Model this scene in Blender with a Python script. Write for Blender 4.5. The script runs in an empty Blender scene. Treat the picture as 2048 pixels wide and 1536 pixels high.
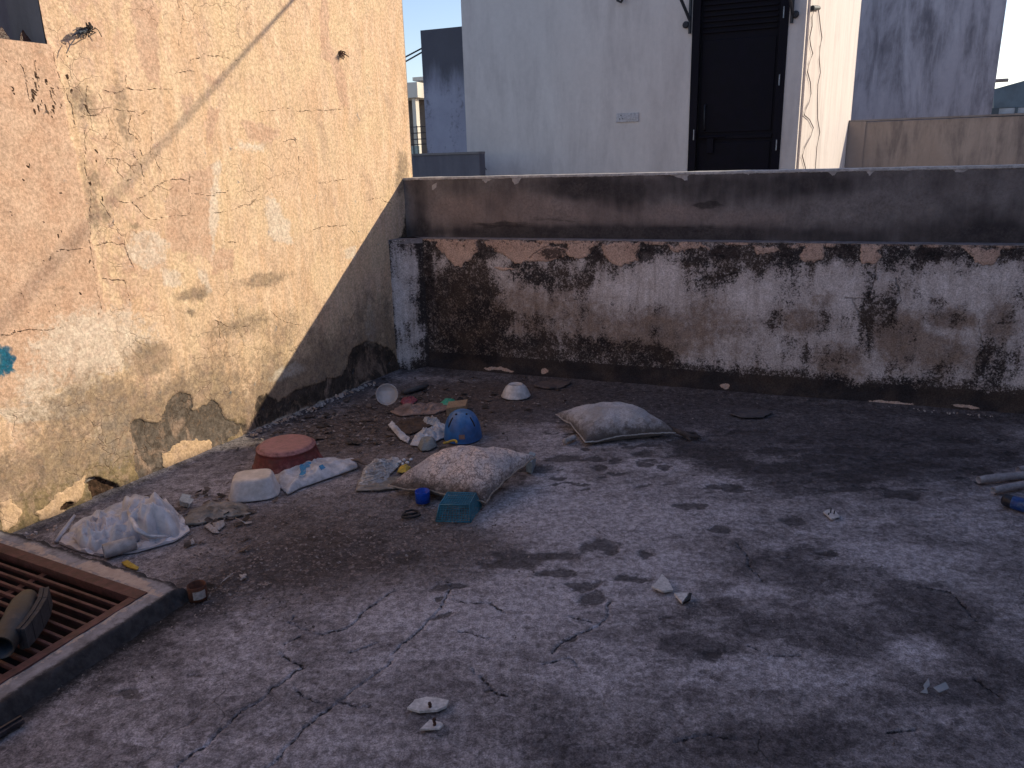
import bpy, bmesh, math, random
import numpy as np
from mathutils import Vector, Matrix
C = bpy.context.scene
COL = C.collection
random.seed(7)
rad = math.radians

# ------------------------------------------------------------------ camera
FPX, PITCH, ROLL, CH = 1539.0, rad(16.2), rad(1.65), 1.5
FW = np.array([0, math.cos(PITCH), -math.sin(PITCH)])
R0 = np.array([1.0, 0, 0]); U0 = np.array([0, math.sin(PITCH), math.cos(PITCH)])
RT = math.cos(ROLL)*R0 - math.sin(ROLL)*U0
UP = math.cos(ROLL)*U0 + math.sin(ROLL)*R0
cd = bpy.data.cameras.new('camera'); cam = bpy.data.objects.new('camera', cd); COL.objects.link(cam)
cd.sensor_width = 36; cd.lens = 36*FPX/2048; cd.clip_start = 0.05; cd.clip_end = 600
M = Matrix(((RT[0], UP[0], -FW[0], 0), (RT[1], UP[1], -FW[1], 0), (RT[2], UP[2], -FW[2], CH), (0, 0, 0, 1)))
cam.matrix_world = M
C.camera = cam

# ------------------------------------------------------------------ room frames (left wall, back wall)
AL = rad(62.28); DL = np.array([math.cos(AL), math.sin(AL), 0]); NL = np.array([DL[1], -DL[0], 0])
AB = rad(-22.13); DB = np.array([math.cos(AB), math.sin(AB), 0]); NB = np.array([-DB[1], DB[0], 0])
PL = np.array([-.86, 5.603, 0]); PB = np.array([-.619, 5.649, 0])
# toward the sun: one forward, one right, .707 up (in the frame of the left wall)
KS = 1.0
SUN = DL*KS + NL*1.0 + np.array([0, 0, .707*KS]); SUN = SUN/np.linalg.norm(SUN)
SEL = math.asin(SUN[2]); SAZ = math.atan2(SUN[0], SUN[1])

# ------------------------------------------------------------------ light
w = bpy.data.worlds.new('World'); C.world = w; w.use_nodes = True
nt = w.node_tree
sky = nt.nodes.new('ShaderNodeTexSky'); sky.sky_type = 'NISHITA'; sky.sun_disc = False
sky.sun_elevation = SEL; sky.sun_rotation = SAZ; sky.air_density = 1.0; sky.dust_density = .6; sky.ozone_density = 4.0
tint = nt.nodes.new('ShaderNodeMix'); tint.data_type = 'RGBA'; tint.blend_type = 'MULTIPLY'; tint.inputs[0].default_value = 1; tint.inputs[7].default_value = (1.0, .83, .755, 1)
nt.links.new(sky.outputs[0], tint.inputs[6]); nt.links.new(tint.outputs[2], nt.nodes['Background'].inputs[0]); nt.nodes['Background'].inputs[1].default_value = .15
sd = bpy.data.lights.new('sun', 'SUN'); sd.energy = 2.9; sd.angle = rad(.5); sd.color = (1, .88, .64)
so = bpy.data.objects.new('sun', sd); COL.objects.link(so)
so.rotation_euler = Vector(SUN).to_track_quat('Z', 'Y').to_euler()
C.view_settings.view_transform = 'Standard'; C.view_settings.look = 'None'; C.view_settings.gamma = 1
C.view_settings.exposure = 0.85
C.render.engine = 'CYCLES'

# ------------------------------------------------------------------ projection helpers (pixel of the survey photo -> point on a known plane)
def ray(x, y): return FW*FPX + RT*(x-1024) - UP*(y-768)
def at(x, y, z=0.0):
    d = ray(x, y); t = (z-CH)/d[2]; return np.array([0, 0, CH]) + d*t
def onpl(x, y, p0, n):
    d = ray(x, y); o = np.array([0, 0, CH]); return o + d*(((p0-o)@n)/(d@n))
def LWP(u, v, z): return PL - DL*u + NL*v + np.array([0, 0, z])
def BWP(x, d, z): return PB + DB*x + NB*d + np.array([0, 0, z])
def luz(x, y):
    P = onpl(x, y, PL, NL); return (-(P-PL)@DL, P[2])
def bxz(x, y, d=0):
    P = onpl(x, y, PB+NB*d, NB); return ((P-PB)@DB, P[2])

# ------------------------------------------------------------------ numpy noise
def perlin(x, y, seed):
    r = np.random.RandomState(seed); p = r.permutation(512); a = r.rand(512)*2*np.pi
    gx, gy = np.cos(a), np.sin(a)
    xi = np.floor(x).astype(np.int64); yi = np.floor(y).astype(np.int64); xf = x-xi; yf = y-yi
    def g(i, j, dx, dy):
        h = p[(p[i & 511] + j) & 511]; return gx[h]*dx + gy[h]*dy
    u = xf*xf*xf*(xf*(xf*6-15)+10); v = yf*yf*yf*(yf*(yf*6-15)+10)
    a0 = g(xi, yi, xf, yf)*(1-u) + g(xi+1, yi, xf-1, yf)*u
    a1 = g(xi, yi+1, xf, yf-1)*(1-u) + g(xi+1, yi+1, xf-1, yf-1)*u
    return (a0*(1-v)+a1*v)*1.4
def fbm(x, y, f, o=4, seed=0, g=.5):
    s = 0; a = 1; t = 0
    for k in range(o):
        s = s + a*perlin(x*f, y*f, seed*31+k); t += a; a *= g; f *= 2.03
    return s/t
def sstep(a, b, x):
    t = np.clip((x-a)/(b-a), 0, 1); return t*t*(3-2*t)
def segd(X, Y, a, b):
    ax, ay = a; bx, by = b; dx, dy = bx-ax, by-ay; L = dx*dx+dy*dy+1e-12
    t = np.clip(((X-ax)*dx+(Y-ay)*dy)/L, 0, 1); return np.hypot(X-ax-t*dx, Y-ay-t*dy)
def lines(X, Y, plist, wig, seed, reach=.06):
    """distance field to hand placed polylines, wiggled"""
    wx = X + wig*1.8*fbm(X, Y, 7, 5, seed, .62); wy = Y + wig*1.8*fbm(X, Y, 7, 5, seed+5, .62)
    D = np.full(X.shape, reach)
    for pts in plist:
        for a, b in zip(pts[:-1], pts[1:]):
            m = (wx > min(a[0], b[0])-reach) & (wx < max(a[0], b[0])+reach) & (wy > min(a[1], b[1])-reach) & (wy < max(a[1], b[1])+reach)
            if m.any(): D[m] = np.minimum(D[m], segd(wx[m], wy[m], a, b))
    return D/reach
def poly(X, Y, pts, wdt=.02):
    """.5 at the outline, 1 inside"""
    ins = np.zeros(X.shape, bool); D = np.full(X.shape, 9.0); n = len(pts)
    for i in range(n):
        a, b = pts[i], pts[(i+1) % n]; D = np.minimum(D, segd(X, Y, a, b))
        c = ((a[1] > Y) != (b[1] > Y))
        with np.errstate(divide='ignore', invalid='ignore'):
            ins ^= c & (X < (b[0]-a[0])*(Y-a[1])/(b[1]-a[1]+1e-12)+a[0])
    return np.clip(.5 + np.where(ins, D, -D)/(2*wdt), 0, 1)
def ell(X, Y, c, rx, ry, rot=0):
    dx, dy = X-c[0], Y-c[1]; cr, sr = math.cos(rot), math.sin(rot)
    q = np.sqrt(((dx*cr+dy*sr)/rx)**2 + ((-dx*sr+dy*cr)/ry)**2)
    return np.clip(1.5-q, 0, 1)          # .5 at the rim
def mx(*a):
    r = a[0]
    for b in a[1:]: r = np.maximum(r, b)
    return r

# ------------------------------------------------------------------ node helpers
def lin(h):
    h = h.lstrip('#'); c = [int(h[i:i+2], 16)/255 for i in (0, 2, 4)]
    return tuple((x/12.92 if x <= .04045 else ((x+.055)/1.055)**2.4) for x in c) + (1,)
def col(c): return lin(c) if isinstance(c, str) else (tuple(c)+(1,) if len(c) == 3 else tuple(c))
class G:
    def __init__(s, name):
        s.m = bpy.data.materials.new(name); s.m.use_nodes = True; s.t = s.m.node_tree; s.n = s.t.nodes
        s.b = s.n['Principled BSDF']; s.tc = s.n.new('ShaderNodeTexCoord').outputs['Object']
    def put(s, sock, v):
        if v is None: return
        if isinstance(v, bpy.types.NodeSocket): s.t.links.new(v, sock)
        elif isinstance(v, str): sock.default_value = col(v)
        elif isinstance(v, (tuple, list)) and sock.type == 'RGBA': sock.default_value = col(v)
        else: sock.default_value = v
    def math(s, op, a, b=None, c=None, clamp=False):
        n = s.n.new('ShaderNodeMath'); n.operation = op; n.use_clamp = clamp
        s.put(n.inputs[0], a); s.put(n.inputs[1], b); s.put(n.inputs[2], c); return n.outputs[0]
    def mix(s, f, a, b, mode='MIX'):
        n = s.n.new('ShaderNodeMix'); n.data_type = 'RGBA'; n.blend_type = mode
        s.put(n.inputs[0], f); s.put(n.inputs[6], a); s.put(n.inputs[7], b); return n.outputs[2]
    def sm(s, v, lo, hi, a=0, b=1):
        n = s.n.new('ShaderNodeMapRange'); n.interpolation_type = 'SMOOTHSTEP'
        s.put(n.inputs[0], v); s.put(n.inputs[1], lo); s.put(n.inputs[2], hi); s.put(n.inputs[3], a); s.put(n.inputs[4], b); return n.outputs[0]
    def mapping(s, sc=(1, 1, 1), rot=(0, 0, 0), loc=(0, 0, 0)):
        n = s.n.new('ShaderNodeMapping'); s.put(n.inputs[0], s.tc)
        n.inputs[1].default_value = loc; n.inputs[2].default_value = rot; n.inputs[3].default_value = sc; return n.outputs[0]
    def noise(s, sc, det=6, rough=.55, vec=None, dist=0):
        n = s.n.new('ShaderNodeTexNoise'); s.put(n.inputs['Vector'], vec or s.tc)
        n.inputs['Scale'].default_value = sc; n.inputs['Detail'].default_value = det; n.inputs['Roughness'].default_value = rough; n.inputs['Distortion'].default_value = dist
        return n.outputs[0]
    def voro(s, sc, feat='DISTANCE_TO_EDGE', vec=None, rnd=1):
        n = s.n.new('ShaderNodeTexVoronoi'); n.feature = feat; s.put(n.inputs['Vector'], vec or s.tc)
        n.inputs['Scale'].default_value = sc; n.inputs['Randomness'].default_value = rnd; return n.outputs['Distance']
    def warp(s, sc, amt):
        n = s.n.new('ShaderNodeTexNoise'); s.put(n.inputs['Vector'], s.tc); n.inputs['Scale'].default_value = sc; n.inputs['Detail'].default_value = 4
        a = s.n.new('ShaderNodeVectorMath'); a.operation = 'MULTIPLY_ADD'; s.put(a.inputs[0], n.outputs['Color']); a.inputs[1].default_value = (amt,)*3; s.put(a.inputs[2], s.tc); return a.outputs[0]
    def attr(s, name):
        n = s.n.new('ShaderNodeAttribute'); n.attribute_name = name; q = s.n.new('ShaderNodeSeparateColor')
        s.put(q.inputs[0], n.outputs['Color']); return [q.outputs[0], q.outputs[1], q.outputs[2], n.outputs['Alpha']]
    def layer(s, prev, mask, c1, c2, nz, amp, soft, k=1, c2s=30):
        """mask (.5 at its rim) roughened by noise nz, then a two tone colour laid over prev"""
        e = s.math('MULTIPLY_ADD', s.math('SUBTRACT', nz, .5), amp, mask)
        f = s.math('MULTIPLY', s.sm(e, .5-soft, .5+soft), k)
        c = c1 if c2 is None else s.mix(s.sm(s.noise(c2s, 5, .6), .35, .65), c1, c2)
        return s.mix(f, prev, c), f
    def bump(s, h, dist, st=1, nrm=None):
        n = s.n.new('ShaderNodeBump'); n.inputs['Strength'].default_value = st; n.inputs['Distance'].default_value = dist
        s.put(n.inputs['Height'], h)
        if nrm: s.put(n.inputs['Normal'], nrm)
        return n.outputs[0]
    def out(s, c, rough=.9, nrm=None, **k):
        s.put(s.b.inputs['Base Color'], c); s.put(s.b.inputs['Roughness'], rough)
        if nrm: s.put(s.b.inputs['Normal'], nrm)
        for a, v in k.items(): s.put(s.b.inputs[a.replace('_', ' ')], v)
        return s.m

_mc = {}
def dirty(name, c1, c2, sc=14, rough=.7, dirt=None, dk=.5, bmp=.002, metal=0, spec=.4, dust=None):
    """everyday material: two close tones, a dirt layer, slight bump"""
    if name in _mc: return _mc[name]
    g = G(name); c = g.mix(g.sm(g.noise(sc, 6, .6), .3, .7), c1, c2)
    n2 = g.noise(sc*3.1, 6, .65)
    if dirt: c = g.mix(g.math('MULTIPLY', g.sm(g.noise(sc*.8, 8, .7, dist=.6), .42, .68), dk), c, dirt)
    if dust:
        geo = g.n.new('ShaderNodeNewGeometry'); sp_ = g.n.new('ShaderNodeSeparateXYZ'); g.t.links.new(geo.outputs['Normal'], sp_.inputs[0])
        c = g.mix(g.math('MULTIPLY', g.sm(g.math('ADD', sp_.outputs[2], g.math('MULTIPLY', g.math('SUBTRACT', n2, .5), .9)), .35, .95), dust[3]), c, dust[:3])
    c = g.mix(.6, c, g.mix(g.sm(n2, .33, .67), (0.5, .5, .5), (1.1, 1.1, 1.1)), 'MULTIPLY')
    g.out(c, g.sm(n2, .2, .8, rough-.12, rough+.12), g.bump(n2, bmp), Metallic=metal); g.b.inputs['Specular IOR Level'].default_value = spec
    _mc[name] = g.m; return g.m

# ------------------------------------------------------------------ mesh helpers
def link(name, me, mat, parent=None, smooth=False):
    o = bpy.data.objects.new(name, me); COL.objects.link(o)
    if mat: me.materials.append(mat)
    if smooth: me.polygons.foreach_set('use_smooth', [True]*len(me.polygons))
    if parent: o.parent = parent; o.matrix_parent_inverse = parent.matrix_world.inverted()
    return o
def tag(o, label=None, cat=None, group=None, kind=None):
    if label: o['label'] = label
    if cat: o['category'] = cat
    if group: o['group'] = group
    if kind: o['kind'] = kind
    return o
def thing(name, label, cat, loc=(0, 0, 0), group=None):
    o = bpy.data.objects.new(name, None); COL.objects.link(o); o.empty_display_size = .05
    o.location = Vector([float(q) for q in loc]); o.matrix_world = Matrix.Translation(o.location); return tag(o, label, cat, group)
def grid_mesh(name, xs, ys, P, attrs=None, keep=None):
    nx, ny = len(xs), len(ys); me = bpy.data.meshes.new(name)
    i = np.arange((nx-1)*(ny-1)); r, c = i//(nx-1), i % (nx-1); a = r*nx+c
    F = np.stack([a, a+1, a+nx+1, a+nx], 1)
    if keep is not None: F = F[keep[r, c]]
    me.vertices.add(nx*ny); me.vertices.foreach_set('co', P.reshape(-1).astype(np.float32))
    me.loops.add(F.size); me.loops.foreach_set('vertex_index', F.reshape(-1).astype(np.int32))
    me.polygons.add(len(F)); me.polygons.foreach_set('loop_start', np.arange(0, F.size, 4, dtype=np.int32)); me.polygons.foreach_set('loop_total', np.full(len(F), 4, dtype=np.int32))
    me.polygons.foreach_set('use_smooth', np.ones(len(F), dtype=bool))
    me.update(calc_edges=True)
    for k, v in (attrs or {}).items():
        A = me.attributes.new(k, 'FLOAT_COLOR', 'POINT'); q = np.stack([np.broadcast_to(t, (ny, nx)) for t in v], -1).astype(np.float32)
        A.data.foreach_set('color', q.reshape(-1))
    return me
def pydata(name, V, F):
    me = bpy.data.meshes.new(name); me.from_pydata([tuple(float(t) for t in v) for v in V], [], F); me.update(); return me
def fixn(me):
    bm = bmesh.new(); bm.from_mesh(me); bmesh.ops.recalc_face_normals(bm, faces=bm.faces); bm.to_mesh(me); bm.free(); return me
class MB:
    """collects shapes in world space -> one mesh"""
    def __init__(s): s.bm = bmesh.new()
    def hexa(s, p, bev=0):
        v = [s.bm.verts.new(Vector([float(t) for t in q])) for q in p]
        f = [s.bm.faces.new([v[i] for i in q]) for q in ((0, 3, 2, 1), (4, 5, 6, 7), (0, 1, 5, 4), (1, 2, 6, 5), (2, 3, 7, 6), (3, 0, 4, 7))]
        if bev: bmesh.ops.bevel(s.bm, geom=list({e for q in f for e in q.edges}), offset=bev, segments=2, affect='EDGES', profile=.6)
        return s
    def obox(s, o, ax, ay, az, bev=0):
        o, ax, ay, az = map(np.array, (o, ax, ay, az))
        return s.hexa([o, o+ax, o+ax+ay, o+ay, o+az, o+ax+az, o+ax+ay+az, o+ay+az], bev)
    def bbox(s, x0, x1, d0, d1, z0, z1, bev=0):      # box in the back wall frame
        return s.hexa([BWP(x0, d0, z0), BWP(x1, d0, z0), BWP(x1, d1, z0), BWP(x0, d1, z0), BWP(x0, d0, z1), BWP(x1, d0, z1), BWP(x1, d1, z1), BWP(x0, d1, z1)], bev)
    def tube(s, pts, r, n=8, caps=True):
        pts = [Vector([float(t) for t in p]) for p in pts]; R = r if isinstance(r, (list, tuple)) else [r]*len(pts); prev = None; up = Vector((0, 0, 1))
        for i, p in enumerate(pts):
            t = (pts[min(i+1, len(pts)-1)]-pts[max(i-1, 0)]).normalized()
            a = t.cross(up if abs(t.z) < .95 else Vector((1, 0, 0))).normalized(); b = a.cross(t)
            ring = [s.bm.verts.new(p + (a*math.cos(2*math.pi*k/n)+b*math.sin(2*math.pi*k/n))*R[i]) for k in range(n)]
            if prev: [s.bm.faces.new((prev[k], prev[(k+1) % n], ring[(k+1) % n], ring[k])) for k in range(n)]
            elif caps: s.bm.faces.new(ring[::-1])
            prev = ring
        if caps: s.bm.faces.new(prev)
        return s
    def lathe(s, prof, mtx=Matrix.Identity(4), n=48, ax=1, ay=1, e=2, capend=True):
        """profile of (r, z); superellipse section of exponent e"""
        prev = None
        for r, z in prof:
            ring = []
            for k in range(n):
                a = 2*math.pi*k/n; ca, sa = math.cos(a), math.sin(a)
                ex, ey = (abs(ca)**(2/e))*math.copysign(1, ca), (abs(sa)**(2/e))*math.copysign(1, sa)
                ring.append(s.bm.verts.new(mtx @ Vector((ex*r*ax, ey*r*ay, z))))
            if prev: [s.bm.faces.new((prev[k], prev[(k+1) % n], ring[(k+1) % n], ring[k])) for k in range(n)]
            prev = ring
        if capend: s.bm.faces.new(prev)
        return s
    def prism(s, pts, zt, top=None):
        """outline of ground points (3d) raised by zt"""
        a = [s.bm.verts.new(Vector([float(t) for t in p])) for p in pts]
        b = [s.bm.verts.new(Vector([float(p[0]), float(p[1]), float(p[2])+zt])) for p in (top or pts)]
        n = len(a); s.bm.faces.new(a[::-1]); s.bm.faces.new(b)
        for i in range(n): s.bm.faces.new((a[i], a[(i+1) % n], b[(i+1) % n], b[i]))
        return s
    def build(s, name, mat, parent=None, smooth=False):
        bmesh.ops.recalc_face_normals(s.bm, faces=s.bm.faces); me = bpy.data.meshes.new(name); s.bm.to_mesh(me); s.bm.free(); return link(name, me, mat, parent, smooth)
def T(p, rz=0, rx=0, ry=0): return Matrix.Translation(Vector([float(t) for t in p])) @ Matrix.Rotation(rz, 4, 'Z') @ Matrix.Rotation(rx, 4, 'X') @ Matrix.Rotation(ry, 4, 'Y')
def spaced(segs):
    r = [segs[0][0]]
    for a, b, st in segs: r += list(np.linspace(a, b, max(1, int(round((b-a)/st)))+1)[1:])
    return np.array(r)

#====================================================================== materials of the big surfaces
def m_left():
    g = G('ochre_plaster'); R1 = g.attr('m1'); R2 = g.attr('m2'); R3 = g.attr('m3')
    fine = g.noise(60, 8, .65); mid = g.noise(16, 8, .6, dist=.4)
    streak = g.noise(9, 7, .62, vec=g.mapping((2.2, 2.2, .35)))
    c = g.mix(g.sm(streak, .3, .72), (.74, .495, .325), (.87, .64, .465))
    c = g.mix(g.sm(g.noise(3.2, 4), .4, .7, 0, .6), c, (.82, .62, .40))
    c, _ = g.layer(c, R1[0], (.62, .39, .28), (.70, .48, .36), g.math('ADD', g.math('MULTIPLY', mid, .6), g.math('MULTIPLY', streak, .4)), 1.5, .13, .85, 12)
    c, _ = g.layer(c, R2[0], (.84, .72, .60), (.74, .60, .50), g.math('ADD', g.math('MULTIPLY', mid, .5), g.math('MULTIPLY', fine, .5)), 2.4, .2, .8)
    c, _ = g.layer(c, R1[1], (.20, .155, .125), (.34, .25, .17), g.noise(34, 7, .75, dist=.5), 1.6, .34, .85, 22)
    c, _ = g.layer(c, R2[1], (.13, .105, .05), (.27, .20, .10), g.noise(45, 7, .75), 1.8, .3, .8, 25)
    c, fp = g.layer(c, R1[3], (.10, .08, .066), (.17, .14, .12), fine, .3, .04, 1, 30)
    c, _ = g.layer(c, R3[0], (.035, .028, .024), (.07, .055, .05), g.noise(38, 8, .7, dist=.4), .9, .22, .93, 18)
    c, fc = g.layer(c, R2[3], (.66, .46, .30), (.58, .40, .25), fine, .2, .04, 1)
    c, _ = g.layer(c, R3[1], (.70, .63, .55), (.62, .52, .43), g.noise(30, 8, .7), 1.0, .25, .85)
    c, fh = g.layer(c, R2[2], (.03, .018, .012), (.08, .045, .03), fine, .5, .1, 1, 50)
    c, _ = g.layer(c, R3[2], (.02, .15, .24), (.02, .11, .2), mid, 2.2, .16, 1)
    # hair line map cracks + the placed cracks
    cr = g.sm(g.math('ADD', R1[2], g.math('MULTIPLY', g.math('SUBTRACT', g.noise(60, 4), .5), .16)), .0, .06, 1, 0)
    mv = g.voro(7.5, vec=g.warp(9, .12)); mc = g.math('MULTIPLY', g.sm(mv, .002, .016, 1, 0), g.sm(g.noise(2.3, 4), .46, .62))
    mc = g.math('MULTIPLY', mc, R3[3])
    crk = g.math('MAXIMUM', cr, g.math('MULTIPLY', mc, .38))
    c = g.mix(g.math('MULTIPLY', crk, .6), c, (.20, .11, .07))
    sp = g.sm(g.noise(110, 2, .5), .70, .76)       # pock marks
    c = g.mix(g.math('MULTIPLY', sp, .35), c, (.20, .13, .1))
    c = g.mix(g.sm(g.noise(24, 7, .75, dist=.6), .52, .68, 0, .5), c, (.42, .27, .18))
    c = g.mix(g.sm(g.noise(5, 8, .72, vec=g.mapping((1.5, 1.5, .8)), dist=.8), .50, .66, 0, .5), c, (.52, .36, .27))
    c = g.mix(.7, c, g.mix(g.sm(g.noise(70, 6, .8), .36, .64), (.55, .52, .5), (1.15, 1.15, 1.15)), 'MULTIPLY')
    h = g.math('ADD', g.math('MULTIPLY', mid, .5), g.math('MULTIPLY', fine, .35))
    h = g.math('SUBTRACT', h, g.math('MULTIPLY', crk, .8)); h = g.math('SUBTRACT', h, g.math('MULTIPLY', fh, .8)); h = g.math('ADD', h, g.math('MULTIPLY', fc, .8))
    h = g.math('SUBTRACT', h, g.math('MULTIPLY', fp, 1.2))
    return g.out(c, .95, g.bump(h, .008, 1), Specular_IOR_Level=.15)

def m_back():
    g = G('mould_stained_plaster'); R1 = g.attr('m1'); R2 = g.attr('m2')
    fine = g.noise(55, 9, .72, dist=.3); mid = g.noise(17, 9, .7, dist=.5); st = g.noise(12, 8, .65, vec=g.mapping((2.0, 2.0, .3)))
    c = g.mix(g.sm(mid, .3, .7), (.60, .52, .51), (.92, .84, .85))
    c = g.mix(g.sm(st, .45, .72, 0, .55), c, (.36, .29, .26))
    c, _ = g.layer(c, R1[2], (.15, .085, .05), (.26, .16, .10), g.noise(26, 8, .7, dist=.5), 1.2, .35, .75, 14)
    # mould: fine speckle whose density follows the mask
    fine2 = g.noise(95, 8, .8, dist=.4)
    e = g.math('ADD', g.math('MULTIPLY', fine2, .45), g.math('ADD', g.math('MULTIPLY', fine, .3), g.math('MULTIPLY', mid, .25)))
    soft = g.sm(g.math('ADD', g.math('MULTIPLY', g.math('SUBTRACT', mid, .5), 1.6), R1[0]), -.1, .95)
    c = g.mix(g.math('MULTIPLY', soft, .42), c, g.mix(g.sm(g.noise(9, 6, .7), .4, .6), (.20, .165, .16), (.27, .20, .165)))
    f = g.sm(g.math('ADD', g.math('MULTIPLY', g.math('SUBTRACT', e, .5), 5.2), R1[0]), .40, .86)
    mcol = g.mix(g.sm(g.noise(5, 4), .38, .62), (.016, .014, .017), (.055, .039, .033))
    c = g.mix(g.math('MULTIPLY', f, .95), c, mcol)
    c, fp = g.layer(c, R1[1], (.56, .38, .31), (.66, .46, .38), g.noise(42, 8, .7, dist=.6), .5, .05, 1, 9)
    c, _ = g.layer(c, R2[1], (.02, .018, .02), (.06, .045, .045), g.noise(60, 8, .8, dist=.7), 2.6, .12, .88, 20)
    c, _ = g.layer(c, R2[0], (.62, .42, .33), (.55, .42, .36), fine, 1.0, .08, 1)
    cr = g.sm(g.math('ADD', R1[3], g.math('MULTIPLY', g.math('SUBTRACT', g.noise(90, 3), .5), .16)), .02, .11, 1, 0)
    c = g.mix(g.math('MULTIPLY', cr, .45), c, (.03, .022, .02))
    c = g.mix(.75, c, g.mix(g.sm(g.noise(120, 6, .8), .36, .64), (.45, .44, .44), (1.2, 1.2, 1.2)), 'MULTIPLY')
    h = g.math('ADD', g.math('MULTIPLY', mid, .6), g.math('MULTIPLY', fine, .4)); h = g.math('ADD', h, g.math('MULTIPLY', fp, .5)); h = g.math('SUBTRACT', h, cr)
    return g.out(c, .95, g.bump(h, .006, .9), Specular_IOR_Level=.12)

def m_upper():
    g = G('sooty_grey_plaster'); R1 = g.attr('m1')
    mid = g.noise(7, 8, .62, dist=.5); st = g.noise(10, 7, .6, vec=g.mapping((1.6, 1.6, .35))); fine = g.noise(60, 8, .7)
    c = g.mix(g.sm(mid, .3, .7), (.18, .155, .155), (.27, .24, .24))
    c, _ = g.layer(c, R1[1], (.32, .245, .225), (.26, .205, .195), mid, .8, .45, .7, 6)
    c, _ = g.layer(c, R1[0], (.035, .031, .036), (.07, .06, .062), g.math('ADD', g.math('MULTIPLY', st, .5), g.math('MULTIPLY', fine, .5)), 1.4, .42, .9, 9)
    c, fw = g.layer(c, R1[2], (.52, .49, .50), (.40, .37, .37), fine, .5, .06, 1)
    c, _ = g.layer(c, R1[3], (.025, .022, .026), (.04, .035, .035), g.noise(14, 8, .7, vec=g.mapping((.35, .35, 3))), 1.2, .15, .7)
    c = g.mix(.6, c, g.mix(g.sm(g.noise(60, 7, .8), .36, .64), (.5, .5, .5), (1.2, 1.2, 1.2)), 'MULTIPLY')
    return g.out(c, .92, g.bump(g.math('ADD', fine, g.math('MULTIPLY', fw, .5)), .0035, .8), Specular_IOR_Level=.15)

def m_floor():
    g = G('weathered_cement_floor'); R1 = g.attr('m1'); R2 = g.attr('m2')
    fine = g.noise(70, 9, .75, dist=.3); mid = g.noise(13, 9, .68, dist=.5); big = g.noise(2.7, 6, .6, dist=.3)
    sw = g.noise(8, 8, .68, vec=g.mapping((.55, 1.7, 1), (0, 0, rad(12))), dist=.5)      # broom strokes across the roof
    c = g.mix(g.sm(mid, .34, .66), (.165, .142, .146), (.42, .375, .38))
    c = g.mix(g.sm(big, .35, .68, 0, .4), c, (.13, .115, .125))
    c, _ = g.layer(c, R1[1], (.54, .49, .51), (.40, .36, .375), g.math('ADD', g.math('MULTIPLY', sw, .55), g.math('MULTIPLY', fine, .45)), 3.0, .26, .8, 40)
    c, _ = g.layer(c, R1[0], (.036, .031, .035), (.10, .086, .092), g.math('ADD', g.math('MULTIPLY', mid, .5), g.math('MULTIPLY', fine, .5)), 2.8, .26, .82, 25)
    c, _ = g.layer(c, R1[3], (.15, .105, .085), (.105, .08, .072), mid, 1.0, .4, .6, 18)
    # grit: pale flakes over dark dirt
    gv = g.voro(46, 'F1', vec=g.warp(30, .035)); gr = g.math('MULTIPLY', g.sm(gv, .34, .46, 1, 0), g.sm(g.noise(20, 6, .7), .40, .56))
    gm = g.math('MULTIPLY', gr, g.sm(R2[1], .3, .9))
    c = g.mix(g.math('MULTIPLY', g.sm(R2[1], .3, .9), .45), c, (.06, .047, .045)); c = g.mix(g.math('MULTIPLY', gm, .5), c, (.38, .30, .28))
    c, fw = g.layer(c, R2[0], (.04, .034, .036), (.075, .064, .067), g.math('ADD', g.math('MULTIPLY', mid, .6), g.math('MULTIPLY', fine, .4)), 2.6, .18, .8, 20)
    c, fm = g.layer(c, R2[2], (.010, .009, .009), (.02, .017, .016), fine, 1.0, .3, .93)
    cr = g.sm(g.math('ADD', R1[2], g.math('MULTIPLY', g.math('SUBTRACT', g.noise(45, 4), .5), .34)), .0, .075, 1, 0)
    mv = g.voro(2.6, vec=g.warp(5, .2)); mc = g.math('MULTIPLY', g.sm(mv, .001, .006, 1, 0), g.sm(g.noise(1.9, 3), .54, .64))
    crk = g.math('MAXIMUM', cr, g.math('MULTIPLY', mc, .55))
    c = g.mix(g.math('MULTIPLY', crk, .85), c, (.018, .014, .014))
    pit = g.sm(g.noise(95, 3, .55), .685, .73); c = g.mix(g.math('MULTIPLY', pit, .7), c, (.02, .018, .018))
    wsp = g.sm(g.noise(140, 2, .5), .755, .775); c = g.mix(g.math('MULTIPLY', wsp, .6), c, (.5, .46, .45))
    c = g.mix(.8, c, g.mix(g.sm(g.noise(42, 8, .85, dist=.3), .39, .61), (.42, .41, .41), (1.35, 1.35, 1.35)), 'MULTIPLY')
    c = g.mix(.7, c, g.mix(g.sm(g.noise(170, 4, .8), .38, .62), (.5, .5, .5), (1.25, 1.25, 1.25)), 'MULTIPLY')
    h = g.math('ADD', g.math('MULTIPLY', mid, .6), g.math('MULTIPLY', fine, .5)); h = g.math('SUBTRACT', h, crk); h = g.math('SUBTRACT', h, g.math('MULTIPLY', pit, .6))
    h = g.math('ADD', h, g.math('MULTIPLY', gm, .6)); h = g.math('SUBTRACT', h, g.math('MULTIPLY', fw, .25))
    return g.out(c, g.math('SUBTRACT', .9, g.math('MULTIPLY', fw, .2)), g.bump(h, .007, 1), Specular_IOR_Level=.2)

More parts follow.
